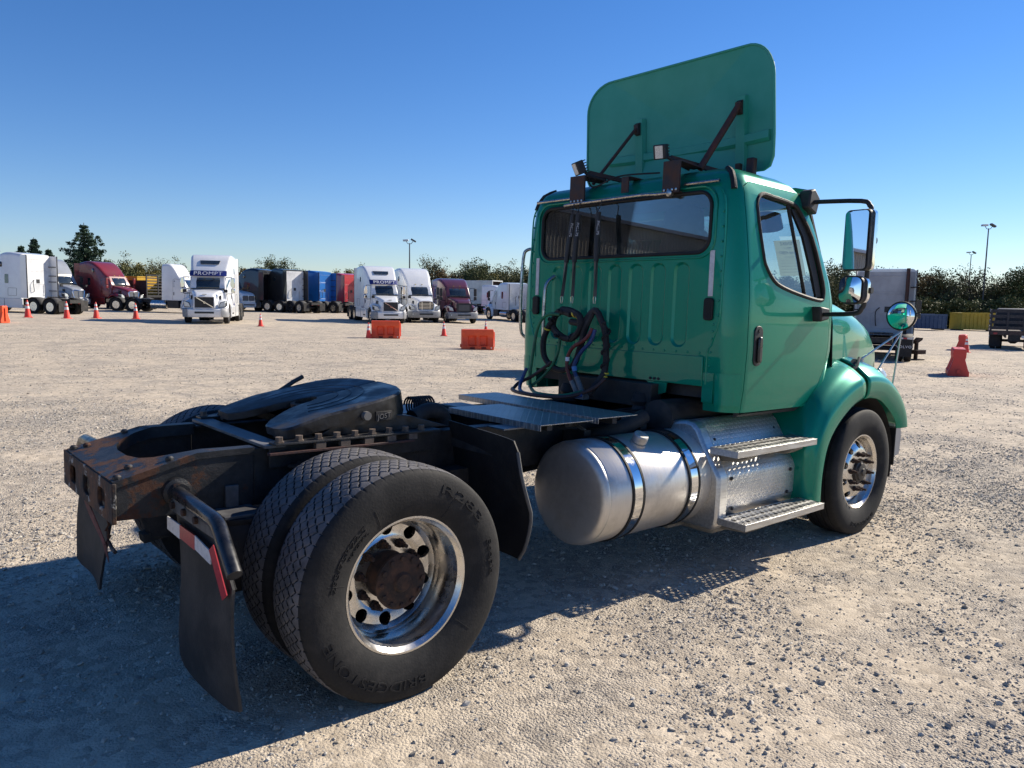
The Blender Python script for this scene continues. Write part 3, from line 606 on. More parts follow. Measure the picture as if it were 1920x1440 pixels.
# --- fuel tank
TX0, TX1, TY, TZ, TRD = 1.375, 2.44, -.735, .612, .308
pr = [(TX0, 0), (TX0+.004, .15), (TX0+.010, .26), (TX0+.020, .288), (TX0+.036, .302), (TX0+.05, .3045), (TX0+.056, .302), (TX0+.062, TRD), (TX1-.062, TRD), (TX1-.05, .304), (TX1-.02, .288), (TX1-.004, .15), (TX1, 0)]
tank = part('fuel_tank', MB().lathe(pr, (0, TY, TZ), 'x', 72), TANK, smooth=50)
for x in (1.66, 2.20):
    bd = part('tank_strap', MB().lathe([(-.038, TRD+.001), (-.038, TRD+.007), (.038, TRD+.007), (.038, TRD+.001)], (x, TY, TZ), 'x', 72, closed=True), CHROME, tank)
    for d in (-.046, .046): part('strap_rubber', MB().lathe([(-.008, TRD+.001), (-.008, TRD+.010), (.008, TRD+.010), (.008, TRD+.001)], (x+d, TY, TZ), 'x', 72, closed=True), PAD, bd)
    br = part('tank_bracket', MB().prism([(-.44, .93), (-.44, .34), (-.62, .30), (-.75, .295), (-.75, .315), (-.60, .40), (-.52, .60), (-.53, .80), (-.62, .92), (-.62, .95)], 'yz', x-.03, x+.03), DIRTBLK)
    part('strap_bolt', MB().tube([(x, -.60, .945), (x+.02, -.47, .975)], .011, 8).tube([(x-.02, -.62, .94), (x, -.47, .985)], .004, 6).lathe([(-.03, .022), (.03, .022)], (x-.0, -.47, .97), 'x', 10), mat('dusty_zinc', (.16, .145, .12), (.22, .20, .17), .7, scale=14) if x < 2 else MATS['dusty_zinc'])
ca = R_(128); cy, cz = TY+TRD*math.cos(ca)*1, TZ+TRD*math.sin(ca)
b = MB().lathe([(-.005, .050), (.012, .050), (.014, .040), (.022, .040), (.022, .047), (.060, .047), (.068, .042), (.070, 0)], (0, 0, 0), 'z', 24)
rot = Matrix.Rotation(R_(26), 3, 'X'); place(b, lambda q: rot @ q+Vector((1.84, TY-TRD*math.sin(R_(26)), TZ+TRD*math.cos(R_(26)))))
part('filler_cap', b, mat('cap_aluminium', (.55, .54, .52), (.40, .38, .35), .45, .6, metal=.7, scale=20), tank, smooth=30)
part('tank_support', MB().box(2.28, 2.46, -.80, -.5, .27, .315), MATS['dusty_zinc'], bevel=.01)
# --- step box
prof = [(-.62, .34), (-.62, .95), (-.80, .975), (-.86, .965), (-.905, .925), (-.975, .80), (-1.045, .70), (-1.075, .655), (-1.085, .62), (-1.085, .43), (-1.075, .37), (-1.04, .345)]
X0, X1 = 2.50, 3.40
sb = part('step_box', MB().prism([(y+.03, z) for y, z in prof], 'yz', X0, X1), ALU, bevel=.006)
part('end_cap', MB().prism([(y-.014 if y < -.7 else y, z+.012 if z > .5 else z-.04) for y, z in prof], 'yz', X0-.115, X0-.002), ALU, sb, bevel=.022)
for a, c in (((-.79, .985), (-.862, .972)),): pass
up_ = [(-.80, .982), (-.855, .972), (-.895, .932), (-.965, .815)]
n4 = [(-.004, .006)]*4
b = MB(); b.loft([[(x, y-.022+.03, z+.003) for y, z in up_]+[(x, y-.019+.03, z-.002) for y, z in up_[::-1]] for x in (X0+.002, X1)]); part('upper_tread_panel', b, DIAM_V, sb)
lo_ = [(-1.035, .705), (-1.07, .66), (-1.085, .62), (-1.085, .43)]
b = MB(); b.loft([[(x, y-.004+.03, z) for y, z in lo_]+[(x, y+.002+.03, z) for y, z in lo_[::-1]] for x in (X0+.002, X1)]); part('face_tread_panel', b, DIAM_V, sb)
for x, z, y in ((2.58, .62, -1.062), (3.33, .60, -1.062), (2.60, .42, -1.062), (3.30, .44, -1.062), (2.56, .86, -.925), (3.32, .88, -.91)):
    part('bolt', MB().lathe([(0, .013), (-.008, .013), (-.012, .006), (-.012, 0)], (x, y, z), 'y', 10), BLACK, sb)
def perforated(x0, x1, y0, y1, z, nx, ny, rad):
    b = MB(); dx, dy = (x1-x0)/nx, (y1-y0)/ny; S = 12
    for zz, fl in ((z, 1), (z-.003, -1)):
        for i in range(nx):
            for j in range(ny):
                cx, cy = x0+(i+.5)*dx, y0+(j+.5)*dy; v = []; 
                for k in range(S):
                    a = 2*math.pi*(k+.5)/S; c_, s_ = math.cos(a), math.sin(a); q = 1/max(abs(c_)/(dx/2), abs(s_)/(dy/2))
                    v.append((cx+c_*q, cy+s_*q, zz))
                rr = rad*(1 if (i+j) % 2 else .75)
                v += [(cx+rr*math.cos(2*math.pi*(k+.5)/S), cy+rr*math.sin(2*math.pi*(k+.5)/S), zz+(.004 if fl > 0 else 0)) for k in range(S)]
                b.add(v, [(k, (k+1) % S, S+(k+1) % S, S+k) for k in range(S)])
                for cxs, cys in ((-1, -1), (1, -1), (1, 1), (-1, 1)):
                    pass
    return b
for z, y0, y1, nm in ((.838, -1.215, -1.01, 'upper_step'), (.392, -1.30, -1.095, 'lower_step')):
    xa, xb = (2.395, 3.395)
    st = part(nm, MB().box(xa, xb, y0, y0+.004, z-.042, z).box(xa, xa+.004, y0+.004, y1, z-.042, z).box(xb-.004, xb, y0+.004, y1, z-.042, z).box(xa+.004, xb-.004, y1-.004, y1, z-.042, z), ALU, bevel=.0015)
    part('perforated_tread', perforated(xa+.004, xb-.004, y0+.004, y1, z, 18, 3, .017), ALU, st, smooth=60)
    for x in (2.62, 3.20): part('step_bracket', MB().prism([(y1+.12, z-.02), (y0+.03, z-.044), (y0+.03, z-.06), (y0+.10, z-.10), (y1+.12, z-.12)], 'yz', x-.06, x+.06), MATS['dusty_zinc'], st, bevel=.006)
part('box_underframe', MB().box(2.46, 3.3, -1.02, -.6, .25, .34), MATS['dusty_zinc'], bevel=.03)
# --- what shows in the dark under the cab: bell housing, muffler, pipes
part('gearbox', MB().loft([[(x, y*w, .72+z*h) for y, z in rrect(-1, 1, -1, 1, .3)] for x, w, h in ((2.45, .14, .16), (2.8, .22, .22), (3.3, .27, .26), (3.55, .33, .32), (4.4, .33, .34))]), DIRTBLK)
part('muffler', MB().lathe([(-.5, .05), (-.48, .12), (.40, .12), (.44, .05)], (2.85, -.60, .98), 'x', 24), DIRTBLK)
part('exhaust_pipe', MB().tube([(2.2, -.62, 1.0), (1.9, -.55, .9), (1.75, -.2, .85), (1.7, .5, .80)], .05, 14, smooth=4), DIRTBLK)
part('cab_mount', MB().box(2.46, 2.58, -.46, .46, 1.02, 1.19), DIRTBLK, bevel=.006)
for s in (-1, 1): part('cab_air_bag', MB().lathe([(.97, .05), (.99, .07), (1.03, .055), (1.06, .07), (1.10, .06), (1.12, .05)], (2.48, s*.36, 0), 'z', 16), HOSE)
part('floor_tunnel', MB().box(2.62, 3.9, -.80, .80, 1.12, 1.205), DIRTBLK)
part('fire_wall', MB().box(3.55, 3.60, -.95, .95, .62, 1.15), DIRTBLK)
b = MB()
for k in range(7): b.tube([(1.9+.1*k, -.38+.03*math.sin(k), .99-.01*k), (2.4+.05*k, -.40+.1*math.sin(k*2), 1.0), (3.0, -.45+.05*k, .98-.03*k)], .012, 6, smooth=4)
part('wiring_loom', b, HOSE)
# --- cab
CAB = [(1.045, 2.565, 3.80, 1.045), (1.20, 2.555, 3.90, 1.06), (1.45, 2.55, 3.95, 1.068), (1.80, 2.55, 3.95, 1.062), (1.95, 2.55, 3.90, 1.052), (2.15, 2.55, 3.80, 1.03), (2.35, 2.553, 3.69, 1.005), (2.48, 2.558, 3.61, .985), (2.555, 2.575, 3.54, .962), (2.61, 2.605, 3.46, .925), (2.65, 2.66, 3.36, .86), (2.672, 2.75, 3.22, .76), (2.68, 2.9, 3.05, .55)]
def cab_at(z):
    zs = [c[0] for c in CAB]; return [float(np.interp(z, zs, [c[i] for c in CAB])) for i in (1, 2, 3)]
def cab_loop(z, inset=0, rr=.15, rf=.22):
    xb, xf, hw = cab_at(z); xb += inset; xf -= inset; hw -= inset; k = min(1, (xf-xb)/1.0, hw/.6); rr = max(.05, (rr-inset)*k); rf = max(.05, (rf-inset)*k); out = []
    for cx, cy, a0, r in ((xf-rf, hw-rf, 0, rf), (xb+rr, hw-rr, 90, rr), (xb+rr, -hw+rr, 180, rr), (xf-rf, -hw+rf, 270, rf)):
        for q in range(9): a = R_(a0+11.25*q); out.append((cx+r*math.cos(a), cy+r*math.sin(a), z))
    return out
zs_ = sorted(set([c[0] for c in CAB]+[2.58, 2.595, 2.63, 2.662]))
outer_ = MB().loft([cab_loop(z) for z in zs_])
inner_ = MB().loft([cab_loop(z, .05) for z in (1.26, 1.5, 1.8, 1.95, 2.15, 2.35, 2.48, 2.55)]+[cab_loop(2.60, .08)])
door_xz = [(2.665, 1.03), (3.40, 1.03), (3.52, 1.075), (3.64, 1.18), (3.72, 1.32), (3.755, 1.50), (3.755, 1.70), (3.735, 1.88), (3.66, 2.12), (3.55, 2.42), (3.515, 2.50), (3.46, 2.545), (3.36, 2.56), (2.72, 2.56), (2.66, 2.52), (2.655, 2.40), (2.665, 1.85)]
def inset_poly(P, d):
    n = len(P); out = []
    A = sum(P[i][0]*P[(i+1) % n][1]-P[(i+1) % n][0]*P[i][1] for i in range(n)); sg = 1 if A > 0 else -1
    for i in range(n):
        a, b_, c_ = Vector(P[i-1]), Vector(P[i]), Vector(P[(i+1) % n]); n1 = Vector((-(b_-a).y, (b_-a).x)).normalized()*sg; n2 = Vector((-(c_-b_).y, (c_-b_).x)).normalized()*sg
        m_ = (n1+n2).normalized(); q = b_+m_*d/max(.4, m_.dot(n1)); out.append((q.x, q.y))
    return out
win_xz = smooth_poly([(2.79, 2.40), (2.835, 2.10), (2.87, 2.01), (2.96, 1.925), (3.10, 1.88), (3.38, 1.835), (3.60, 1.815), (3.645, 1.85), (3.635, 1.95), (3.50, 2.26), (3.34, 2.43), (3.26, 2.47), (3.0, 2.49), (2.86, 2.49)], 3)
under = MB().box(2.3, 3.82, -.82, .82, .9, 1.212)
rwin = [(y, z) for y, z in rrect(-.81, .80, 2.092, 2.492, .10, 6)]
wind = [(y, z) for y, z in rrect(-.90, .90, 1.90, 2.49, .09, 6)]
cuts = [inner_, under, MB().prism(rwin, 'yz', 2.3, 2.8), MB().prism(wind, 'yz', 3.25, 4.3)]
for s in (-1, 1): cuts.append(MB().prism(door_xz, 'xz', s*.80, s*1.3))
slots = []
for k in range(7):
    y = .6-.2*k; a = rrect(y-.066, y+.066, 1.455, 2.035, .062, 6); c_ = rrect(y-.050, y+.050, 1.471, 2.019, .048, 6)
    slots.append(MB().loft([[(2.53, q[0]*1, q[1]) for q in a], [(2.551, q[0], q[1]) for q in a], [(2.564, q[0], q[1]) for q in c_]]))
cab_me = boolean(outer_, cuts+slots)
cab = part('cab_body', cab_me, GREEN, smooth=32)
doors = []
for s in (-1, 1):
    shell = boolean(outer_, [inner_]); dm = boolean(shell, [MB().prism(inset_poly(door_xz, .005), 'xz', s*.80, s*1.3)], 'INTERSECT')
    dm = boolean(dm, [MB().prism(win_xz, 'xz', s*.7, s*1.3)])
    d = part('door', dm, GREEN, smooth=32); doors.append(d)
    part('door_jamb', MB().prism(inset_poly(door_xz, -.03), 'xz', s*.93, s*.96) if False else MB().tube([(x, s*(cab_at(z)[2]-.035), z) for x, z in door_xz], .022, 6, True), PAD, d)
    yy = lambda z, e=0: s*(cab_at(z)[2]+e)
    part('window_seal', MB().tube([(x, yy(z, -.004), z) for x, z in win_xz], .016, 8, True), PAD, d)
    gp = inset_poly(win_xz, .006); part('window_pane', MB().add([(x, yy(z, -.018), z) for x, z in gp], [tuple(range(len(gp)))]), GLASS, d, smooth=0)
    part('window_divider', MB().tube([(3.215, yy(2.465, -.016), 2.465), (3.40, yy(1.84, -.016), 1.84)], .013, 8), PAD, d)
    b = MB().loft([[(x, yy(z, -.010), z), (x+w_, yy(z, -.010), z), (x+w_, yy(z, -.03), z), (x, yy(z, -.03), z)] for x, w_, z in ((3.555, .08, 1.84), (3.50, .08, 2.0), (3.39, .09, 2.26), (3.25, .09, 2.44))]); part('inner_pillar', b, PAD, d)
    # paddle handle in its recess
    hb = part('handle_bezel', MB().prism(rrect(2.735, 2.835, 1.355, 1.62, .045, 5), 'xz', s*1.060, s*1.0745), BLACK, d, bevel=.004)
    part('handle', MB().loft([[(x, s*(1.072+q), z) for x, z in ()] for q in ()]) if False else MB().prism(rrect(2.762, 2.806, 1.375, 1.55, .02, 4), 'xz', s*1.073, s*1.098), GLOSSB, hb, bevel=.010)
    part('lock', MB().lathe([(0, .013), (s*.006, .013), (s*.006, 0)], (2.785, s*1.074, 1.588), 'y', 14), BLACK, hb)
# lower cab corners, seam strips, rivets
for s in (-1, 1):
    b = MB(); L = [[(x, y, z) for x, y, _ in cab_loop(1.30, -.004)] for z in (1.09, 1.30)]
    seg = [i for i, q in enumerate(L[0]) if q[0] < 2.66 and q[1]*s > .82]
    lp = [[L[k][i] for i in seg]+[(L[k][i][0]+.012, L[k][i][1]-s*.012, L[k][i][2]) for i in seg[::-1]] for k in (0, 1)]
    part('cab_corner', b.loft(lp), GREEN, cab, smooth=40); b = MB().box(2.548, 2.556, min(s*.815, s*.90), max(s*.815, s*.90), 1.10, 1.298); part('corner_flange', b, GREEN, cab)
b = MB().box(2.541, 2.549, -.815, .815, 1.205, 1.405); part('lower_rear_panel', b, GREEN, cab, bevel=.003)
b = MB()
riv = [(y, 1.428) for y in np.linspace(-.78, .78, 17)]+[(s*(.845+.03*math.sin((z-1.25)*4)), z) for s in (-1, 1) for z in np.linspace(1.25, 1.62, 9)]+[(s*.905, z) for s in (-1, 1) for z in np.linspace(1.68, 2.45, 9)]
for y, z in riv: b.lathe([(.002, .009), (-.004, .007), (-.006, 0)], (cab_at(z)[0]-.0005, y, z), 'x', 8)
part('rivets', b, GREEN, cab, kind='stuff')
for s in (-1, 1):   # raised seam that runs down each side of the rear wall
    b = MB(); b.tube([(2.552, s*y, z) for y, z in ((.88, 2.50), (.915, 2.42), (.925, 2.2), (.925, 1.8), (.92, 1.65), (.875, 1.50), (.842, 1.42), (.84, 1.22))], .007, 6, smooth=5); part('seam', b, GREEN, cab)
    b = MB().box(2.545, 2.551, s*.84-.018, s*.84+.018, 1.805, 2.105); part('reflective_strip', b, REFW, cab, bevel=.002)
    b = MB().prism(rrect(s*.838-.035, s*.838+.035, 1.645, 1.795, .024, 5), 'yz', 2.528, 2.551); part('rubber_bumper', b, PAD, cab, bevel=.006)
    b = MB()
    for k in range(9): b.box(2.525, 2.529, s*.838-.026, s*.838+.026, 1.662+k*.0135, 1.669+k*.0135)
    part('bumper_ribs', b, PAD, cab)
    tri = MB().prism([(s*.35, 1.204), (s*.53, 1.204), (s*.52, 1.135), (s*.46, 1.115)], 'yz', 2.541, 2.549); part('mount_gusset', tri, GREEN, cab)
    b = MB(); zz = [2.50, 2.55, 2.58, 2.61, 2.638, 2.655]
    L = []
    for z in zz:
        lp = cab_loop(z, -.004); c_ = [q for q in lp if q[0] < cab_at(z)[0]+.16 and q[1]*s > 0]; q = c_[4] if s > 0 else c_[len(c_)-5]; L.append(Vector(q))
    b.tube(L, .020, 8); part('corner_trim', b, PAD, cab)
b = MB()
for y in (-.42, -.455, -.385, .35, .385): b.lathe([(0, .010), (-.008, .010), (-.008, 0)], (2.541, y, 1.225), 'x', 8)
part('panel_bolts', b, BLACK, cab)
b = MB().tube([(2.548, q[0], q[1]) for q in rrect(-.85, .84, 2.06, 2.525, .12, 6)], .008, 6, True); part('window_flange', b, GREEN, cab)
b = MB().tube([(2.552, q[0], q[1]) for q in rwin], .013, 8, True); part('rear_window_seal', b, PAD, cab)
part('rear_window_pane', MB().prism(inset_poly(rwin, -.002), 'yz', 2.561, 2.566), GLASSR, cab)
xs = lambda z: float(np.interp(z, [1.88, 1.95, 2.15, 2.35, 2.48], [3.92, 3.90, 3.80, 3.69, 3.61]))-.02
b = MB(); b.loft([[(xs(z)-.03*(y/.9)**4, y, z) for y in np.linspace(-.91, .91, 13)] for z in np.linspace(1.885, 2.50, 7)], closed=False); part('windshield', b, GLASS, cab)
# stainless gutters and the hose bar
for a, c_ in ((-.585, -.86), (.46, .87)): part('roof_rail', MB().tube([(2.548, a, 2.553), (2.548, c_, 2.553)], .011, 8), STEELR, cab)
hb = part('hose_bar', MB().tube([(2.50, .50, 2.492), (2.488, .47, 2.496), (2.485, .2, 2.50), (2.485, -.25, 2.505), (2.487, -.40, 2.498), (2.49, -.49, 2.498)], .011, 8, smooth=3), STEELR, cab)
part('bar_end', MB().lathe([(0, .024), (-.025, .024), (-.03, .015), (-.03, 0)], (2.515, -.50, 2.498), 'x', 14), STEELR, hb)
# --- roof lamp brackets and work lamps
for (ya, yb), z1 in (((-.575, -.435), 2.715), ((.305, .458), 2.71)):
    b = MB().box(2.50, 2.512, ya, yb, 2.50, z1).box(2.512, 2.545, ya, yb, 2.50, 2.508); b.add([(2.512, ya, z1), (2.512, yb, z1), (2.80, yb-.03, z1-.005), (2.80, ya+.03, z1-.005), (2.512, ya, z1-.01), (2.512, yb, z1-.01), (2.80, yb-.03, z1-.015), (2.80, ya+.03, z1-.015)], [(0, 1, 2, 3), (7, 6, 5, 4), (0, 4, 5, 1), (1, 5, 6, 2), (2, 6, 7, 3), (3, 7, 4, 0)])
    part('lamp_bracket', b, mat('bracket_rust', (.018, .014, .018), (.075, .035, .022), .6, .85, scale=10) if 'bracket_rust' not in MATS else MATS['bracket_rust'], cab, bevel=.003)
    for k in range(4): part('bolt', MB().lathe([(0, .009), (-.005, .009), (-.007, 0)], (2.50, ya+.02+k*(yb-ya-.04)/3, 2.52), 'x', 8), STEELR, cab)
part('centre_bracket', MB().box(2.53, 2.54, -.105, -.038, 2.545, 2.66).box(2.54, 2.75, -.105, -.038, 2.652, 2.66), MATS['bracket_rust'], cab, bevel=.002)
for c_, ry, rz in (((2.56, -.36, 2.80), .25, .25), ((2.53, .40, 2.775), .45, -.35)):
    M3 = Matrix.Rotation(rz, 3, 'Z') @ Matrix.Rotation(-ry, 3, 'Y'); pl = lambda mb: place(mb, lambda q: M3 @ q+Vector(c_))
    l_ = part('work_lamp', pl(MB().box(-.03, .035, -.045, .045, -.05, .05)), BLACK, cab, bevel=.008)
    b = MB()
    for k in range(5): b.box(.035, .055, -.042, .042, -.045+k*.02, -.037+k*.02)
    part('heat_sink', pl(b), BLACK, l_); part('lens', pl(MB().box(-.033, -.029, -.028, .028, -.042, .042)), LED, l_)
    part('lamp_arm', MB().tube([Vector(c_)+Vector((.04, -.03, -.03)), Vector(c_)+Vector((.08, -.06, -.06)), (c_[0]+.2, c_[1]-.10, 2.70)], .014, 8), BLACK, l_)
part('lamp_cable', MB().tube([(2.58, .36, 2.74), (2.56, .30, 2.64), (2.545, .22, 2.62), (2.56, .10, 2.66), (2.62, 0, 2.69), (2.70, -.25, 2.69)], .006, 6, smooth=5), HOSE, cab)
part('lamp_beam', MB().beam((2.62, -.40, 2.765), (3.02, -.56, 2.70), .03, .03), MATS['bracket_rust'], cab); part('lamp_beam', MB().beam((2.60, .36, 2.745), (2.98, .18, 2.69), .03, .03), MATS['bracket_rust'], cab)
# --- roof air deflector
def fx(z): return 3.15-.07*(z-2.72)/.87
fo = []
for y, z in rrect(-.872, .872, 2.715, 3.592, .25, 9):
    if z < 2.97: y = math.copysign(min(abs(y), .872), y) 
    fo.append((y, z))
fo = [(y, z) for y, z in fo if z > 2.97]+[]
fo = [q for q in rrect(-.872, .872, 2.715, 3.592, .25, 9) if q[1] >= 3.3]
fo = fo+[(-.885, 2.95), (-.880, 2.80), (-.85, 2.735), (-.80, 2.715), (.80, 2.715), (.85, 2.735), (.880, 2.80), (.885, 2.95)]
bow = lambda y, z: fx(z)+.16*(1-(y/.9)**2)*1.0
def sheet(off, sc=1): return [(bow(y*sc, z)+off, y*sc, (z-3.15)*sc+3.15) for y, z in fo]
def fairing_mesh():
    b = MB(); rings = [1.0, .93, .8, .6, .35, .12]
    L = [[(fx(3.15+(z-3.15)*k)+.10*(1-(y*k/.88)**2), y*k, 3.15+(z-3.15)*k) for y, z in fo] for k in rings]; n = len(fo); vs = []; fs = []
    for side, off in ((0, 0), (1, .02)):
        base = len(vs); vs += [(x+off, y, z) for l in L for x, y, z in l]
        for i in range(len(rings)-1): fs += [(base+i*n+k, base+i*n+(k+1) % n, base+(i+1)*n+(k+1) % n, base+(i+1)*n+k) for k in range(n)]
        fs.append(tuple(base+(len(rings)-1)*n+k for k in range(n)))
    h = n*len(rings); fs += [(k, (k+1) % n, h+(k+1) % n, h+k) for k in range(n)]
    return b.add(vs, fs)
fa = part('roof_air_deflector', fairing_mesh(), GREENB, smooth=40)
part('rolled_edge', MB().tube([(fx(z)+.10*(1-(y/.88)**2)-.002, y, z) for y, z in fo], .009, 8, True), GREENB, fa)
bf = lambda y, z: fx(z)+.10*(1-(y/.88)**2)
part('stiffening_rib', MB().loft([[(bf(y, 2.955)-.002, y, 2.985), (bf(y, 2.955)-.028, y, 2.975), (bf(y, 2.955)-.028, y, 2.925), (bf(y, 2.955)-.002, y, 2.905)] for y in np.linspace(.66, -.85, 12)]), GREENB, fa)
for y0, zt in ((.36, 3.25), (-.60, 3.25)):
    part('upright_channel', MB().loft([[(bf(y0, z)-.001, y0-.05, z), (bf(y0, z)-.034, y0-.036, z), (bf(y0, z)-.034, y0+.036, z), (bf(y0, z)-.001, y0+.05, z)] for z in np.linspace(2.72, zt, 8)]), GREENB, fa)
    part('strut_lug', MB().prism([(bf(y0, 3.2)-.03, 3.225), (bf(y0, 3.2)-.07, 3.20), (bf(y0, 3.2)-.06, 3.13), (bf(y0, 3.2)-.03, 3.12)], 'xz', y0-.022, y0+.022), MATS['bracket_rust'], fa)
    e = (2.76, y0+.10, 2.69) if y0 > 0 else (2.80, y0+.08, 2.70)
    part('strut', MB().tube([(bf(y0, 3.18)-.055, y0, 3.18), e], .013 if y0 > 0 else .024, 10), BROWNST, fa)
    part('hinge_bracket', MB().box(fx(2.72)-.06, fx(2.72)-.02, y0-.05, y0-.01, 2.66, 2.77), MATS['bracket_rust'], fa, bevel=.006)
part('hinge_bracket', MB().box(fx(2.72)-.09, fx(2.72)-.04, -.78, -.72, 2.64, 2.79), MATS['bracket_rust'], fa, bevel=.008)
# --- interior
for y in (-.48, .48):
    se = part('seat', MB().loft([[(x, y+q[0]*w_, z+q[1]*.06) for q in rrect(-1, 1, -1, 1, .35)] for x, w_, z in ((3.18, .22, 1.52), (3.0, .25, 1.52), (2.80, .24, 1.52), (2.76, .22, 1.54))]), SEAT)
    part('backrest', MB().loft([[(2.79-.10*(z-1.55)+q[0]*.05, y+q[1]*w_, z) for q in rrect(-1, 1, -1, 1, .5)] for z, w_ in ((1.55, .22), (1.8, .24), (2.1, .23), (2.25, .17), (2.30, .10))]), SEAT, se)
    part('head_rest', MB().loft([[(2.70+q[0]*.045, y+q[1]*w_, z) for q in rrect(-1, 1, -1, 1, .5)] for z, w_ in ((2.22, .13), (2.27, .16), (2.40, .15), (2.44, .10))]), SEAT, se)
    part('seat_base', MB().box(2.8, 3.1, y-.18, y+.18, 1.2, 1.47), TRIM, se)
part('dashboard', MB().prism([(3.40, 1.3), (3.45, 1.74), (3.55, 1.86), (3.84, 1.87), (3.84, 1.3)], 'xz', -.98, .98), TRIM, bevel=.03)
part('steering_wheel', place(MB().lathe([(0, .21), (.016, .226), (0, .242), (-.016, .226)], (0, 0, 0), 'x', 32, closed=True).tube([(0, -.22, 0), (0, .22, 0)], .012, 6), lambda q: Matrix.Rotation(R_(-35), 3, 'Y') @ q+Vector((3.30, .48, 1.85))), BLACK)
part('head_liner', MB().box(2.64, 3.48, -.86, .86, 2.545, 2.56), TRIM)
for y in (-.45, .45): part('sun_visor', MB().loft([[(3.50+k*.012+(2.46-(2.40+q[1]*.075))*.5, y+q[0]*.30, 2.40+q[1]*.075) for q in rrect(-1, 1, -1, 1, .4)] for k in (0, 1)]), TRIM)
nx = lambda z: xs(z)-.055
pp = part('paper_notice', MB().add([(nx(z), y, z) for y, z in ((-.62, 2.27), (-.83, 2.27), (-.83, 2.01), (-.62, 2.01))]+[(nx(z)+.002, y, z) for y, z in ((-.62, 2.27), (-.83, 2.27), (-.83, 2.01), (-.62, 2.01))], [(0, 1, 2, 3), (7, 6, 5, 4), (0, 4, 5, 1), (1, 5, 6, 2), (2, 6, 7, 3), (3, 7, 4, 0)]), PAPER)
for s_, z, sz in (('PENSKE', 2.245, .034), ('MDL-1', 2.212, .022), ('Unit# 42801', 2.18, .032), ('Registration', 2.15, .016)):
    b = text_mb(s_, sz, .0003); place(b, lambda q: Vector((nx(z+q.y)-.0015, -.725+q.x, z+q.y))); part('printed_line', b, INK, pp)
for k in range(5): zz = 2.125-k*.022; part('printed_rule', MB().box(nx(zz)-.0022, nx(zz)-.001, -.81, -.64, zz, zz+.0015), INK, pp)
# --- hood and front fenders
def hood_loop(x, hw, z1, r, z0=.95):
    out = []
    for y, z in rrect(-hw, hw, z0, z1, r, 6): out.append((x-.10*max(0, (1.5-z))*0, y*(1+.06*(z1-z)), z))
    return out
hood = part('hood', MB().loft([hood_loop(3.955, .97, 1.86, .22), hood_loop(4.3, .93, 1.83, .22), hood_loop(4.8, .84, 1.77, .24), hood_loop(5.15, .76, 1.71, .25), hood_loop(5.40, .69, 1.62, .25), hood_loop(5.54, .62, 1.50, .22), hood_loop(5.58, .55, 1.40, .18)]), GREEN, smooth=50)
part('grille', MB().prism(rrect(-.48, .48, .98, 1.36, .12), 'yz', 5.57, 5.60), BLACK, hood)
part('bumper', MB().loft([[(x, y, z) for x, z in ((5.52+e, .45), (5.66+e, .47), (5.68+e, .62), (5.64+e, .78), (5.52+e, .78))] for y, e in ((-.92, -.10), (-.5, 0), (.5, 0), (.92, -.10))]), mat('bumper_grey', (.25, .25, .26), None, .5))
ST = [  # lip(x,z) crease(x,z) shoulder(x,z,y) inner(x,z,y)
 ((3.575, .335), (3.455, .335), (3.405, .335, 1.12), (3.395, .335, .80)), ((3.575, .55), (3.465, .59), (3.405, .62, 1.12), (3.39, .64, .80)), ((3.635, .757), (3.515, .82), (3.44, .87, 1.12), (3.41, .91, .80)),
 ((3.78, .905), (3.66, 1.00), (3.57, 1.08, 1.11), (3.53, 1.15, .80)), ((4.00, 1.03), (3.93, 1.155), (3.87, 1.255, 1.09), (3.84, 1.345, .80)), ((4.22, 1.08), (4.22, 1.225), (4.22, 1.335, 1.07), (4.22, 1.425, .78)),
 ((4.47, 1.055), (4.55, 1.19), (4.60, 1.295, 1.055), (4.63, 1.38, .76)), ((4.68, .95), (4.79, 1.07), (4.87, 1.165, 1.03), (4.92, 1.24, .74)), ((4.80, .86), (4.93, .93), (5.03, .99, .99), (5.10, 1.05, .72)), ((4.83, .80), (4.98, .805), (5.10, .81, .96), (5.17, .82, .70))]
def fender_rows():
    rows = []
    for lip, cr, sh, inn in ST: rows.append([(lip[0], 1.165, lip[1]), (lip[0]*.7+cr[0]*.3, 1.193, lip[1]*.7+cr[1]*.3), (cr[0], 1.195, cr[1]), (cr[0]*.55+sh[0]*.45, (1.195+sh[2])/2+.012, cr[1]*.5+sh[1]*.5), (sh[0], sh[2], sh[1]), (sh[0]*.5+inn[0]*.5, (sh[2]+inn[2])/2+.02, sh[1]*.45+inn[1]*.55), (inn[0], inn[2], inn[1])])
    cols = [crom([r[k] for r in rows], 6) for k in range(7)]; return [[cols[k][i] for k in range(7)] for i in range(len(cols[0]))]
FR = fender_rows()
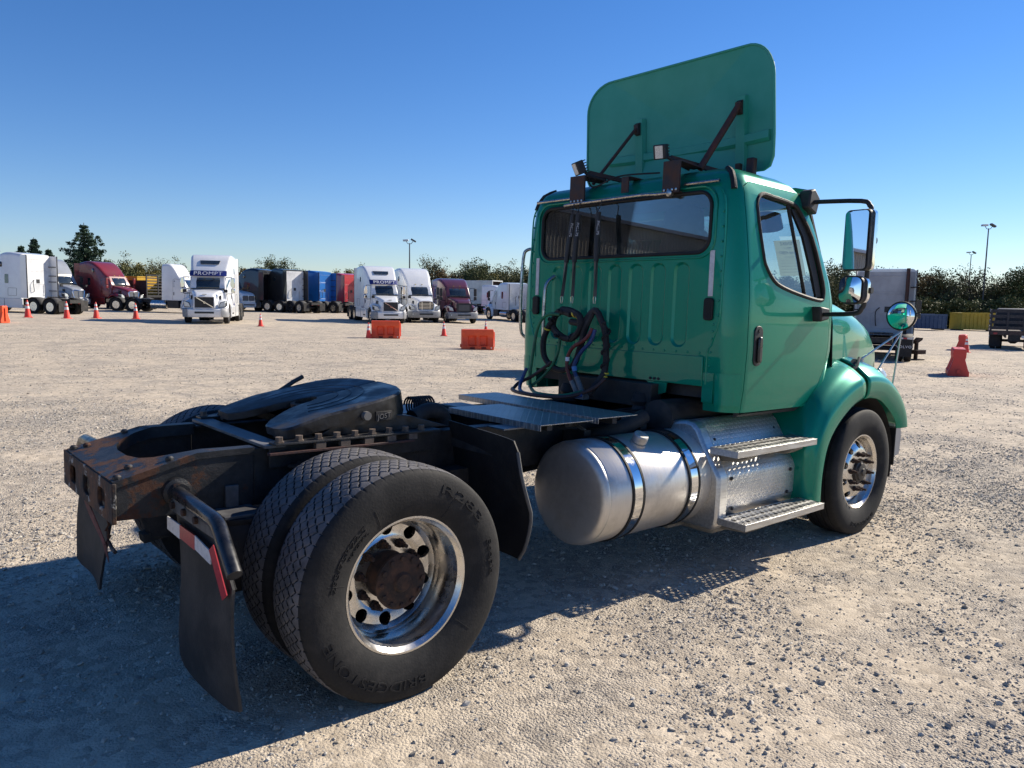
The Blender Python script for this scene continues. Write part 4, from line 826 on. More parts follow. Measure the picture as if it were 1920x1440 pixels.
for s in (-1, 1):
    for nm, a, c_ in (('rear_fender', 0, 29), ('front_fender', 29, len(FR))):
        rows = FR[a:c_]
        if nm[0] == 'f': rows = [[q.lerp(FR[30][k], .12) for k, q in enumerate(FR[29])]]+FR[30:]
        b = MB(); b.loft([[(q.x, s*q.y, q.z) for q in crom(r, 4)] for r in rows], closed=False); fe = part(nm, b, GREEN, smooth=60, solid=.012)
    part('wheel_housing', MB().loft([[(4.236+r*math.cos(a), s*y, .50+r*math.sin(a)) for y, r in ((.60, .60), (1.15, .60))] for a in np.linspace(-.2, 3.5, 20)], closed=False), DIRTBLK, smooth=60)
    part('splash_flap', MB().box(4.90, 4.915, min(s*.86, s*1.14), max(s*.86, s*1.14), .47, .79), FLAPD, bevel=.004)
    part('flap_strip', MB().box(4.895, 4.920, min(s*.85, s*1.15), max(s*.85, s*1.15), .79, .80), ALU)
    la = part('hood_latch', MB().beam((4.06, s*1.06, 1.255), (4.26, s*1.05, 1.37), .05, .035), BLACK, bevel=.01)
    part('latch_strap', MB().tube([(4.08, s*1.09, 1.28), (4.16, s*1.11, 1.33), (4.25, s*1.08, 1.39)], .012, 8), BLACK, la)
    part('cowl_seal', MB().tube([(q[0]-.005, q[1], q[2]) for q in hood_loop(3.95, .975, 1.865, .22)], .010, 6, True), PAD)
    part('marker_lamp', MB().lathe([(0, .045), (.012, .04), (.016, 0)], (4.86, s*1.06, 1.17), 'y', 18) if False else place(MB().lathe([(0, .045), (.012, .04), (.018, .02), (.018, 0)], (0, 0, 0), 'z', 18), lambda q: Matrix.Rotation(R_(-s*55), 3, 'X') @ q+Vector((4.70, s*1.075, 1.255))), LAMPW)
    # mirrors: arm loop, flat head, wide-angle head, tripod spot mirror
    ar = part('mirror_arm', MB().tube([(3.47, s*.99, 2.505), (3.44, s*1.10, 2.50), (3.40, s*1.40, 2.475), (3.395, s*1.46, 2.44), (3.395, s*1.475, 2.36), (3.395, s*1.475, 1.85), (3.40, s*1.455, 1.76), (3.42, s*1.40, 1.725), (3.53, s*1.12, 1.715), (3.57, s*1.05, 1.715)], .016, 10, smooth=3), BLACK)
    part('upper_bracket', MB().prism([(3.38, 2.46), (3.50, 2.42), (3.54, 2.54), (3.46, 2.60), (3.40, 2.58)], 'xz', s*.95, s*1.04), BLACK, ar, bevel=.012); part('lower_bracket', MB().prism([(3.50, 1.66), (3.62, 1.68), (3.62, 1.76), (3.48, 1.77)], 'xz', s*1.05, s*1.13), BLACK, ar, bevel=.012)
    for z0, z1, yi, yo, nm, md in ((2.005, 2.41, 1.335, 1.515, 'mirror_head', .06), (1.785, 1.975, 1.325, 1.50, 'wide_mirror_head', .07)):
        rr = .03 if nm[0] == 'm' else .055
        L = []
        for x, k in ((3.315, .97), (3.33, 1.0), (3.37, .98), (3.40, .88), (3.42, .6)):
            cy, cz = (yi+yo)/2, (z0+z1)/2; L.append([(x+(-.055 if nm[0] == 'm' else -.05)*(q[0]-cy)*1.0, s*(cy+(q[0]-cy)*k), cz+(q[1]-cz)*k) for q in rrect(yi, yo, z0, z1, rr, 5)])
        hd = part(nm, MB().loft(L), BLACK, ar, smooth=40)
        g_ = rrect(yi+.012, yo-.012, z0+.012, z1-.012, rr*.7, 5); cy, cz = (yi+yo)/2, (z0+z1)/2
        cv = .0 if nm[0] == 'm' else .012
        b = MB(); n = len(g_); vs = []
        for k in (1, .66, .33): vs += [(3.302+(-.055 if cv == 0 else -.05)*(q[0]-cy)*k-cv*(1-k*k), s*(cy+(q[0]-cy)*k), cz+(q[1]-cz)*k) for q in g_]
        b.add(vs, [(j*n+i, j*n+(i+1) % n, (j+1)*n+(i+1) % n, (j+1)*n+i) for j in (0, 1) for i in range(n)]+[tuple(2*n+i for i in range(n))]); part('mirror_glass', b, MIRROR, hd)
        part('mirror_back', MB().loft([[(x, s*(cy+(q[0]-cy)*k+.012), cz+(q[1]-cz)*k) for q in rrect(yi, yo, z0, z1, rr, 5)] for x, k in ((3.345, .99), (3.38, .99), (3.412, .88), (3.432, .6))]), CHROME, hd, smooth=40)
        part('clamp', MB().lathe([(0, .022), (.03, .022), (.03, 0)] if s > 0 else [(0, .022), (-.03, .022), (-.03, 0)], (3.395, s*1.49, (z0+z1)/2), 'y', 10), BLACK, hd)
    mc = Vector((5.03, s*1.06, 1.735)); pv = []
    sm = part('spot_mirror', MB().lathe([(-.012, .0), (-.012, .118), (-.002, .125), (.02, .12), (.05, .09), (.06, .02), (.06, 0)], mc, 'x', 36), CHROME, smooth=40)
    part('mirror_rim', MB().lathe([(-.016, .112), (-.016, .122), (-.004, .126), (-.004, .112)], mc, 'x', 36, closed=True), PAD, sm)
    part('convex_glass', MB().lathe([(-.0135, .114), (-.022, .095), (-.030, .065), (-.035, .03), (-.036, 0)], mc, 'x', 36), MIRROR, sm, smooth=60)
    part('tripod_leg', MB().tube([mc+Vector((.03, 0, -.11)), (5.03, s*1.02, 1.02)], .008, 8), ALU, sm)
    for e in ((4.52, s*.98, 1.375), (4.70, s*1.04, 1.285)): part('tripod_leg', MB().tube([mc+Vector((.03, 0, -.13)), e], .008, 8).tube([Vector(e), Vector(e)+Vector((0, 0, -.03))], .018, 8), ALU, sm)
    part('visor_tip', MB().loft([[(x, s*y, z), (x+.05, s*y, z-.05), (x+.055, s*y, z-.045), (x+.008, s*y, z+.008)] for x, y, z in ((3.56, .96, 2.60), (3.60, .80, 2.64), (3.62, 0, 2.66))]), GREEN)
    part('grab_handle', MB().tube([(2.71, s*1.04, 2.20), (2.66, s*1.10, 2.19), (2.64, s*1.125, 2.12), (2.63, s*1.13, 1.80), (2.64, s*1.13, 1.52), (2.67, s*1.11, 1.45), (2.71, s*1.06, 1.43)], .014, 10, smooth=4), STEELR) if s > 0 else None
part('rear_grab_handle', MB().tube([(2.54, .63, 1.955), (2.48, .65, 1.90), (2.462, .655, 1.80), (2.46, .655, 1.5), (2.465, .65, 1.36), (2.50, .62, 1.27), (2.54, .60, 1.24)], .014, 10, smooth=4), STEELR, cab)
# --- air and electric lines hung from the bar
for pts in (((2.485, .375, 2.47), (2.45, .36, 2.41), (2.43, .395, 2.05), (2.425, .425, 1.78)), ((2.485, .31, 2.475), (2.45, .305, 2.41), (2.43, .31, 2.05), (2.425, .312, 1.78)), ((2.485, .09, 2.475), (2.45, .10, 2.41), (2.43, .085, 2.05), (2.425, .08, 1.78))):
    P0, P1, P2, P3 = map(Vector, pts); ho = empty('hose_tender', parent=truck)
    part('hanger_hook', MB().tube([P0+Vector((.015, 0, .03)), P0+Vector((-.005, .012, .03)), P0+Vector((-.02, 0, 0)), P1+Vector((0, .01, 0)), P1], .004, 6), BLACK, ho)
    part('sleeve', MB().tube([P1, P2], .019, 12), BLACK, ho); b = MB(); N = 150; d = (P3-P2); u_ = d.orthogonal().normalized(); w_ = d.cross(u_).normalized()
    b.tube([P2+d*(i/N)*.96+(u_*math.cos(i*2.1)+w_*math.sin(i*2.1))*.012 for i in range(N)], .0045, 5); part('spring', b, mat('spring_grey', (.10, .10, .105), None, .5, metal=.5) if 'spring_grey' not in MATS else MATS['spring_grey'], ho)
    part('clip', MB().tube([P3+Vector((0, .0, .03)), P3+Vector((0, .012, 0)), P3+Vector((0, .008, -.04)), P3+Vector((0, -.008, -.04)), P3+Vector((0, -.012, 0))], .0035, 6, True), STEELR, ho)
    b = text_mb('PHILLIPS', .028, .0006); dn = (P2-P1).normalized(); mid = P1.lerp(P2, .32); sv = Vector((-.66, -.75, 0)); sd = dn.cross(sv).normalized()
    def wr(q):
        a = q.y/.0195; nv = sv*math.cos(a)+sd*math.sin(a)*-1; return mid+dn*q.x+nv*(.0195+q.z)
    part('printed_name', place(b, wr), TEXTW, ho)
def hose(name, pts, r, m_, sm=5): return part(name, MB().tube(pts, r, 8, smooth=sm), m_)
hose('coiled_cable', [(2.42, .41, 1.69), (2.40, .29, 1.68), (2.38, .18, 1.64), (2.38, .17, 1.55), (2.40, .27, 1.475), (2.42, .40, 1.48), (2.43, .51, 1.55), (2.43, .49, 1.64), (2.41, .40, 1.675), (2.39, .28, 1.655)], .026, HOSE)
hose('wrapped_hose', [(2.41, .50, 1.60), (2.41, .55, 1.54), (2.41, .595, 1.44), (2.41, .58, 1.32), (2.40, .48, 1.245), (2.39, .35, 1.225), (2.39, .23, 1.28), (2.39, .165, 1.43), (2.39, .13, 1.55), (2.41, .08, 1.675)], .024, HOSE)
hose('wrapped_hose', [(2.41, .30, 1.60), (2.40, .16, 1.60), (2.41, .06, 1.69), (2.41, -.01, 1.62), (2.41, -.055, 1.53), (2.41, -.07, 1.41), (2.41, -.07, 1.27), (2.38, -.06, 1.20), (2.30, -.02, 1.08)], .025, HOSE)
b = MB()
for k in range(40):
    a = k*.55; b.tube([(2.41+.028*math.cos(a+e), -.065+.028*math.sin(a+e)+.002*k*0, 1.25+k*.009+e*.006) for e in (0, .5, 1.0)], .008, 5)
for k in range(44):
    t_ = k/43*6.0; cx = (2.40, .345+.165*math.cos(t_), 1.575+.105*math.sin(t_)); b.tube([(cx[0]+.027*math.cos(k*.9+e), cx[1]+.018*math.sin(k*.9+e), cx[2]+.018*math.sin(k*.9+e)) for e in (0, .6, 1.2)], .008, 5)
part('spiral_wrap', b, HOSE)
hose('air_line', [(2.40, .41, 1.65), (2.37, .52, 1.645), (2.35, .595, 1.56), (2.34, .63, 1.38), (2.33, .65, 1.19), (2.32, .635, 1.09), (2.22, .50, 1.065), (2.10, .30, 1.062), (2.14, .10, 1.065), (2.25, 0, 1.10)], .013, GRNH)
hose('air_line', [(2.36, .03, 1.56), (2.34, .07, 1.48), (2.33, .19, 1.41), (2.33, .24, 1.33), (2.33, .24, 1.25), (2.34, .20, 1.15), (2.36, .15, 1.06)], .014, RED)
hose('air_line', [(2.37, .01, 1.55), (2.36, .04, 1.46), (2.35, .12, 1.38), (2.34, .18, 1.27), (2.35, .16, 1.19), (2.36, .10, 1.08)], .015, BLUH)
hose('air_line', [(2.38, .46, 1.28), (2.33, .62, 1.16), (2.28, .72, 1.10), (2.22, .71, 1.065), (2.12, .62, 1.06), (2.02, .42, 1.06), (2.02, .18, 1.06), (2.10, .0, 1.07), (2.28, -.06, 1.12), (2.38, -.10, 1.20)], .014, mat('hose_brown', (.05, .022, .018), (.09, .04, .03), .6))
hose('air_line', [(2.30, .66, 1.22), (2.24, .66, 1.10), (2.12, .52, 1.058), (2.03, .30, 1.058), (2.08, .08, 1.06), (2.2, -.05, 1.08)], .014, BLUH)
hose('air_line', [(2.39, .39, 1.46), (2.39, .41, 1.35), (2.38, .46, 1.25), (2.36, .55, 1.15), (2.33, .63, 1.08)], .012, GRNH)
part('glad_hand', MB().lathe([(0, .03), (.02, .04), (.05, .04), (.06, .02)], (2.36, .14, 1.03), 'z', 14).box(2.33, 2.39, .06, .14, 1.03, 1.08), mat('grey_coupling', (.13, .13, .14), (.22, .22, .22), .55, scale=20), bevel=.004)
part('glad_hand', MB().tube([(2.345, .20, 1.16), (2.36, .14, 1.05)], .022, 10).tube([(2.35, .16, 1.19), (2.36, .09, 1.06)], .021, 10), MATS['grey_coupling'])
part('blue_fitting', MB().tube([(2.34, .18, 1.27), (2.345, .172, 1.235)], .020, 10), mat('sky_blue', (.05, .22, .5), None, .5)); part('white_band', MB().tube([(2.33, .24, 1.335), (2.33, .24, 1.305)], .017, 10), TEXTW)
for c_, d in (((2.41, -.07, 1.235), (0, 0, 1)), ((2.40, -.065, 1.205), (0, .3, 1)), ((2.395, .25, 1.66), (0, 1, -.3)), ((2.395, .21, 1.645), (0, 1, -.5)), ((2.41, .555, 1.535), (0, -.4, 1))):
    C_ = Vector(c_); D = Vector(d).normalized()*.006; part('cable_tie', MB().tube([C_-D, C_+D], .030, 10), YEL)
# ------------------------------------------------------------------ trucks parked across the yard
def paint(name, c, c2=None, rough=.3): return mat(name, c, c2 or tuple(x*.8 for x in c), rough, rough+.12, coat=.7, scale=1.3)
P_WHITE = paint('truck_white', (.76, .77, .77), (.68, .69, .70)); P_MAROON = paint('truck_maroon', (.20, .020, .022)); P_PLUM = paint('truck_plum', (.10, .022, .035)); P_SILVER = paint('truck_silver', (.30, .32, .35))
P_BLACK = paint('truck_black', (.010, .011, .014)); P_BLUE = paint('truck_blue', (.015, .15, .48)); P_RED = paint('truck_red', (.55, .018, .035)); P_NAVY = paint('visor_navy', (.018, .025, .16)); P_GREYB = mat('bumper_moulding', (.22, .23, .24), (.30, .30, .31), .55, scale=4)
DARK = mat('dark_moulding', (.012, .013, .015), (.028, .028, .03), .55, scale=4); DUST = mat('dusty_black', (.03, .03, .03), (.07, .065, .06), .8, scale=5)
def simple_wheel(side, dual, steer):
    """tyre centred on y=0, outside towards side"""
    ty = MB(); w = .145
    pr = [(-.10, .28), (-.135, .33), (-.145, .40), (-.135, .47), (-.11, .505), (.11, .505), (.135, .47), (.145, .40), (.135, .33), (.10, .28)]
    ty.lathe(pr, (0, 0, 0), 'y', 28, cap=False)
    if dual: ty.lathe(pr, (0, -side*.32, 0), 'y', 28, cap=False)
    s = side; rm = MB()
    if steer: rm.lathe([(s*.11, .29), (s*.10, .27), (s*.07, .25), (s*.10, .19), (s*.11, .11), (s*.16, .10), (s*.17, 0)], (0, 0, 0), 'y', 24)
    else: rm.lathe([(s*.11, .29), (s*.09, .27), (-s*.03, .245), (-s*.05, .2), (-s*.04, .12), (s*.07, .11), (s*.08, 0)], (0, 0, 0), 'y', 24)
    ho = MB()
    for k in range(10):
        a = k*.6283; y = s*.088 if steer else -s*.048; ho.lathe([(y-.006*0, .026), (y+s*.006, .026), (y+s*.006, 0)], (.205*math.cos(a), 0, .205*math.sin(a)), 'y', 8)
    return ty, rm, ho
WM = {}
def put_wheel(par, x, y, side, dual, steer, metal=None):
    k = (side, dual, steer)
    if k not in WM:
        ty, rm, ho = simple_wheel(*k); WM[k] = []
        for nm, mb, m_ in (('tyre', ty, RUBBER), ('rim', rm, POL), ('hand_holes', ho, PAD)):
            me = mb.mesh(nm); me.materials.append(m_); finish(me, 40); WM[k].append(me)
    w = bpy.data.objects.new('wheel', WM[k][0]); COL.objects.link(w); w.parent = par; w.location = (x, y, .50)
    r_ = bpy.data.objects.new('rim', WM[k][1]); COL.objects.link(r_); r_.parent = w
    h = bpy.data.objects.new('hand_holes', WM[k][2]); COL.objects.link(h); h.parent = w
    return w
def sect(x, hwb, hwt, z0, z1, r, n=5):
    out = [(x, -hwb, z0)]
    for k in range(n+1): a = R_(180-90*k/n); out.append((x, -hwt+r+r*math.cos(a), z1-r+r*math.sin(a)))
    for k in range(n+1): a = R_(90-90*k/n); out.append((x, hwt-r+r*math.cos(a), z1-r+r*math.sin(a)))
    out.append((x, hwb, z0)); return out
ROOFS = {
 'volvo': [(1.55, 3.90), (2.6, 3.97), (3.15, 3.93), (3.6, 3.70), (4.05, 3.28), (4.40, 2.92), (4.55, 2.74)],
 'cascadia': [(1.55, 3.88), (2.4, 3.98), (3.0, 3.95), (3.5, 3.76), (3.95, 3.42), (4.30, 3.02), (4.55, 2.70)],
 'intl': [(1.55, 3.80), (2.2, 3.92), (2.8, 3.90), (3.3, 3.72), (3.8, 3.36), (4.25, 2.92), (4.55, 2.68)],
 'mid': [(1.9, 3.30), (2.6, 3.36), (3.3, 3.32), (3.8, 3.16), (4.3, 2.88), (4.55, 2.68)],
 'day': [(3.1, 3.72), (3.5, 3.78), (3.8, 3.70), (4.1, 3.35), (4.35, 2.90), (4.55, 2.68)],
 'low': [(3.1, 2.62), (3.5, 2.66), (4.0, 2.68), (4.55, 2.62)]}
def tractor(label, px, d, ang, col, style, ax=5.9, hood=None, grille='bars', skirt=True, ext=True, visor=None, visor_text=None, roofcol=None, group=None, bumper=None, tandem=True, backcol=None, name='semi_tractor', scale=1.0, skylight=False, flap_text=None, stripe=False, stacks=False):
    P = at(px, d); to = Vector((CAMP[0]-P.x, CAMP[1]-P.y, 0)).normalized(); yaw = math.atan2(to.y, to.x)+R_(ang)
    hd = Vector((math.cos(yaw), math.sin(yaw), 0)); o_ = P-hd*ax*scale; rear = o_; fr = o_+hd*5.3*scale
    z0 = float(ground_z(o_.x, o_.y)); z1 = float(ground_z(fr.x, fr.y))
    t = empty(name, (o_.x, o_.y, z0-.012), 0, label, 'truck', group); t.rotation_euler = (0, -math.atan2(z1-z0, 5.3*scale), yaw); t.scale = (scale,)*3
    hc = hood or col; rc = roofcol or col; roof = ROOFS[style]; xb = roof[0][0]
    pt = lambda n, mb, m_, par=None, **k: ob(n, mb, m_, par or t, **k)
    hwt = lambda x: float(np.interp(x, [1.5, 3.2, 4.0, 4.6], [1.16, 1.14, 1.04, .93])); hwb = lambda x: float(np.interp(x, [1.5, 3.6, 4.6, 5.0], [1.22, 1.22, 1.10, 1.04]))
    L = []
    for x, z in crom([(a, 0, b) for a, b in roof], 4) and [(q.x, q.z) for q in crom([(a, 0, b) for a, b in roof], 4)]: L.append(sect(x, hwb(x), hwt(x), .98, z, .24 if style != 'volvo' else .16))
    L += [sect(4.56, hwb(4.56), .93, .98, 2.70, .16), sect(4.80, hwb(4.8), .95, .98, 2.28, .12), sect(4.98, 1.02, .95, .98, 1.96, .08)]
    body = pt('cab_body', MB().loft(L), rc, smooth=42)
    sy = lambda x, z: hwb(x)+(hwt(x)-hwb(x))*min(1, max(0, (z-.98)/(float(np.interp(x, [q[0] for q in roof], [q[1] for q in roof]))-1.2)))
    # glass
    b = MB(); b.loft([[(x+.012-.10*(y/.9)**4, y*w, z) for y in np.linspace(-.9, .9, 11)] for x, z, w in ((4.97, 2.0, .98), (4.90, 2.12, .98), (4.77, 2.36, .97), (4.64, 2.58, .95))], closed=False); ws = pt('windshield', b, GLASSD, solid=.01, smooth=50)
    pt('wiper_cowl', MB().box(4.96, 5.04, -.9, .9, 1.93, 1.985), DARK)
    for s in (-1, 1):
        w_ = MB(); q = [(4.02, 2.0), (4.72, 1.98), (4.66, 2.2), (4.52, 2.52), (4.10, 2.55), (4.02, 2.5)]
        w_.add([(x, s*(sy(x, z)+.008), z) for x, z in q]+[(x, s*(sy(x, z)-.03), z) for x, z in q], [tuple(range(6)), tuple(range(6, 12))]+[(i, (i+1) % 6, 6+(i+1) % 6, 6+i) for i in range(6)])
        dp = [(3.95, 1.02), (4.80, 1.02), (4.86, 1.5), (4.80, 1.95), (4.58, 2.60), (4.05, 2.63), (3.95, 2.55)]
        dr = pt('door', MB().add([(x, s*(sy(x, z)+.004), z) for x, z in dp]+[(x, s*(sy(x, z)-.02), z) for x, z in dp], [tuple(range(7)), tuple(range(7, 14))]+[(i, (i+1) % 7, 7+(i+1) % 7, 7+i) for i in range(7)]), rc)
        pt('door_window', w_, GLASSD, dr); pt('door_handle', MB().box(4.02, 4.06, min(s*(sy(4.0, 1.5)+.005), s*(sy(4, 1.5)+.03)), max(s*(sy(4, 1.5)+.005), s*(sy(4, 1.5)+.03)), 1.38, 1.62), DARK, dr)
        pt('door_gap', MB().tube([(x, s*(sy(x, z)+.003), z) for x, z in dp], .009, 5, True), DARK, dr)
        if xb < 3:
            for (x0, x1, zz0, zz1) in (((2.55, 2.85, 1.95, 2.55),) if style != 'volvo' else ((2.6, 2.85, 2.85, 3.2),)):
                q = rrect(x0, x1, zz0, zz1, .06, 4); pt('sleeper_window', MB().add([(x, s*(sy(x, z)+.010), z) for x, z in q]+[(x, s*(sy(x, z)-.03), z) for x, z in q], [tuple(range(len(q)))]+[(i, (i+1) % len(q), len(q)+(i+1) % len(q), len(q)+i) for i in range(len(q))]), GLASSD)
            if style == 'intl' or style == 'cascadia':
                q = rrect(3.05, 3.32, 3.0, 3.35, .10, 4); pt('roof_window', MB().add([(x, s*(sy(x, z)+.012), z) for x, z in q], [tuple(range(len(q)))]), GLASSD, solid=.02)
            pt('luggage_door', MB().tube([(x, s*(sy(x, z)+.003), z) for x, z in rrect(1.9, 2.6, 1.15, 1.65, .05, 3)], .008, 5, True), DARK)
        if ext:
            b = MB(); zt = roof[0][1]-.06; b.loft([[(xb-.50, s*1.215, z), (xb+.02, s*(hwb(xb)-.002+ (hwt(xb)-hwb(xb))*(z-1)/3), z), (xb+.02, s*(hwb(xb)-.03+(hwt(xb)-hwb(xb))*(z-1)/3), z), (xb-.50, s*1.19, z)] for z in np.linspace(1.02, zt, 6)]); e_ = pt('side_extender', b, rc)
            pt('extender_edge', MB().box(xb-.56, xb-.502, min(s*1.185, s*1.222), max(s*1.185, s*1.222), 1.02, zt), DARK, e_)
            for z in (1.5, 2.1, 2.5, 3.1): pt('extender_brace', MB().beam((xb-.45, s*1.18, z), (xb-.02, s*.98, z), .03, .05), DARK, e_)
        if skirt:
            sk = pt('side_skirt', MB().loft([[(x, s*1.215, .36), (x, s*1.225, .95), (x, s*1.15, 1.0), (x, s*1.15, .38)] for x in (1.45, 3.0, 4.45)]), rc, bevel=.01)
            pt('skirt_step', MB().box(3.7, 4.3, min(s*1.20, s*1.235), max(s*1.20, s*1.235), .52, .60), DARK, sk); pt('skirt_gap', MB().box(2.9, 2.92, min(s*1.2, s*1.23), max(s*1.2, s*1.23), .38, .95), DARK, sk)
        else:
            pt('fuel_tank', MB().lathe([(-.65, 0), (-.63, .28), (-.6, .31), (.6, .31), (.63, .28), (.65, 0)], (2.7, s*.82, .62), 'x', 28), POL); pt('step_panel', MB().box(3.5, 4.4, min(s*.8, s*1.16), max(s*.8, s*1.16), .38, .95), DARK, bevel=.02)
            for x in (2.35, 3.05): pt('tank_strap', MB().lathe([(-.03, .312), (-.03, .318), (.03, .318), (.03, .312)], (x, s*.82, .62), 'x', 28, closed=True), CHROME)
        # fender, lamp, mirror
        rows = []
        for a in np.linspace(R_(-8), R_(196), 16):
            c_, s_ = math.cos(a), math.sin(a); r_ = .62; rows.append([(5.35+r_*c_*1.02, s*1.17, .5+r_*s_), (5.35+(r_+.06)*c_, s*1.20, .5+(r_+.06)*s_), (5.35+(r_+.16)*c_*1.05, s*1.12, .52+(r_+.14)*s_), (5.35+(r_+.24)*c_*1.05, s*.92, .55+(r_+.22)*s_), (5.35+(r_+.26)*c_, s*.62, .58+(r_+.27)*s_)])
        pt('front_fender', MB().loft(rows, closed=False), hc, solid=.02, smooth=60)
        pt('headlamp', MB().loft([[(x, s*y, z) for y, z in ((a_, .93), (b_, .98), (b_+.01, 1.26), (a_+.10, 1.16))] for x, a_, b_ in ((5.95, .80, 1.14), (6.22, .74, 1.06))]), LAMPW, bevel=.01); pt('lamp_bezel', MB().loft([[(x, s*y, z) for y, z in ((a_-.03, .90), (b_+.015, .95), (b_+.015, 1.29), (a_+.07, 1.19))] for x, a_, b_ in ((5.93, .80, 1.14), (6.19, .74, 1.06))]), hc if style == 'mid' else DARK)
        mi = pt('mirror', MB().box(4.88, 4.99, min(s*1.24, s*1.46), max(s*1.24, s*1.46), 2.02, 2.58).box(4.88, 4.99, min(s*1.24, s*1.46), max(s*1.24, s*1.46), 1.72, 1.98), CHROME if grille == 'slash' else (DARK if style != 'intl' else rc), bevel=.03)
        pt('mirror_arm', MB().tube([(4.80, s*.98, 2.62), (4.92, s*1.30, 2.62), (4.94, s*1.35, 2.5), (4.94, s*1.35, 1.75), (4.92, s*1.28, 1.68), (4.85, s*1.0, 1.68)], .02, 6), DARK, mi)
        if style in ('volvo', 'cascadia'): pt('hood_mirror', MB().tube([(5.75, s*.72, 1.70), (5.82, s*.95, 1.74), (5.86, s*1.05, 1.80)], .02, 6).box(5.80, 5.92, min(s*.98, s*1.18), max(s*.98, s*1.18), 1.75, 1.92), DARK, bevel=.015)
        put_wheel(t, 5.35, s*1.03, s, False, True)
        for x in ((-.66, .66) if tandem else (0,)):
            put_wheel(t, x, s*1.05, s, True, False)
            pt('quarter_fender', MB().loft([[(x+.60*math.cos(a), s*y, .5+.60*math.sin(a)) for y in (.62, 1.20)] for a in np.linspace(R_(10), R_(170), 12)], closed=False), DUST, solid=.012, smooth=60)
        fl = pt('mud_flap', MB().box(-1.42, -1.405, min(s*.60, s*1.20), max(s*.60, s*1.20), .22, .92), FLAPD if flap_text else FLAP)
        if flap_text:
            for y0, y1, m_ in ((.58, .72, REFR), (.722, .86, REFW), (.862, 1.0, REFR), (1.002, 1.20, REFW)): pt('reflective_tape', MB().box(-1.428, -1.421, min(s*y0, s*y1), max(s*y0, s*y1), .94, 1.0), m_, fl)
            pt('printed_name', place(text_mb(flap_text, .15, .002, spacing=1.2), lambda q: Vector((-1.424-q.z, s*.9-q.x, .62+q.y))), TEXTW, fl)
        pt('tail_lamp', MB().box(-1.56, -1.50, min(s*.28, s*.42), max(s*.28, s*.42), .72, .84), REFR)
        pt('roof_marker', MB().box(4.50, 4.54, s*.25-.05, s*.25+.05, 2.76, 2.79), YEL)
    hl = [sect(4.98, .93, .88, .62, 1.93, .16), sect(5.35, .86, .80, .62, 1.86, .18), sect(5.8, .76, .68, .62, 1.76, .2), sect(6.2, .68, .58, .62, 1.64, .2), sect(6.34, .62, .54, .62, 1.52, .16)]
    pt('hood', MB().loft(hl), hc, smooth=45); pt('hood_vent', MB().box(5.55, 5.75, .755, .80, 1.30, 1.58).box(5.55, 5.75, -.80, -.755, 1.30, 1.58), DARK)
    if grille == 'slash':
        g_ = pt('grille', MB().prism(rrect(-.50, .50, .90, 1.48, .03), 'yz', 6.33, 6.37), DARK); pt('grille_surround', MB().tube([(6.37, y, z) for y, z in rrect(-.52, .52, .88, 1.50, .04)], .022, 6, True), WHITEB, g_)
        pt('grille_slash', MB().beam((6.385, .48, .92), (6.385, -.40, 1.46), .03, .05), CHROME, g_); pt('grille_badge', MB().lathe([(0, .06), (.02, .06), (.02, 0)], (6.38, .02, 1.19), 'x', 18), CHROME, g_); pt('hood_badge', MB().loft([[(6.24, y, 1.62), (6.24, y, 1.66), (6.27, y, 1.66), (6.27, y, 1.62)] for y in (-.12, .12)]), STEELR)
    elif grille == 'bars':
        q = [(-.56, .92), (.56, .92), (.62, 1.30), (.50, 1.52), (.2, 1.56), (-.2, 1.56), (-.50, 1.52), (-.62, 1.30)]; g_ = pt('grille', MB().prism(q, 'yz', 6.33, 6.37), DARK); pt('grille_surround', MB().tube([(6.37, y, z) for y, z in q], .028, 6, True), CHROME, g_)
        for k in range(5): pt('grille_bar', MB().box(6.37, 6.39, -.54, .54, 1.0+k*.10, 1.03+k*.10), CHROME, g_)
        for y in (-.30, .30): pt('grille_post', MB().box(6.375, 6.395, y-.025, y+.025, .94, 1.5), CHROME, g_)
    elif grille == 'chrome':
        q = [(-.42, .85), (.42, .85), (.52, 1.40), (.36, 1.50), (0, 1.46), (-.36, 1.50), (-.52, 1.40)]; g_ = pt('grille', MB().prism(q, 'yz', 6.33, 6.38), mat('grille_mesh', (.35, .35, .36), (.16, .16, .17), .3, metal=.8, scale=60, lo=.45, hi=.55) if 'grille_mesh' not in MATS else MATS['grille_mesh']); pt('grille_surround', MB().tube([(6.38, y, z) for y, z in q], .045, 6, True), CHROME, g_); pt('grille_post', MB().box(6.38, 6.41, -.03, .03, .88, 1.45), CHROME, g_)
    elif grille == 'twin':
        for s in (-1, 1): g_ = pt('grille', MB().prism(rrect(s*.28-.24, s*.28+.24, .98, 1.46, .08), 'yz', 6.33, 6.37), mat('grille_grey', (.12, .12, .13), (.05, .05, .05), .4, scale=80, lo=.45, hi=.55) if 'grille_grey' not in MATS else MATS['grille_grey']); pt('grille_surround', MB().tube([(6.37, y, z) for y, z in rrect(s*.28-.25, s*.28+.25, .97, 1.47, .08)], .02, 6, True), CHROME, g_)
    else: g_ = pt('grille', MB().prism([(-.55, .85), (.55, .85), (.60, 1.40), (.52, 1.48), (-.52, 1.48), (-.60, 1.40)], 'yz', 6.33, 6.38), DARK); pt('radiator', MB().box(6.385, 6.39, -.42, .42, .95, 1.38), mat('radiator_grey', (.06, .06, .065), (.10, .10, .10), .5, scale=50) if 'radiator_grey' not in MATS else MATS['radiator_grey'], g_)
    bc = bumper or hc
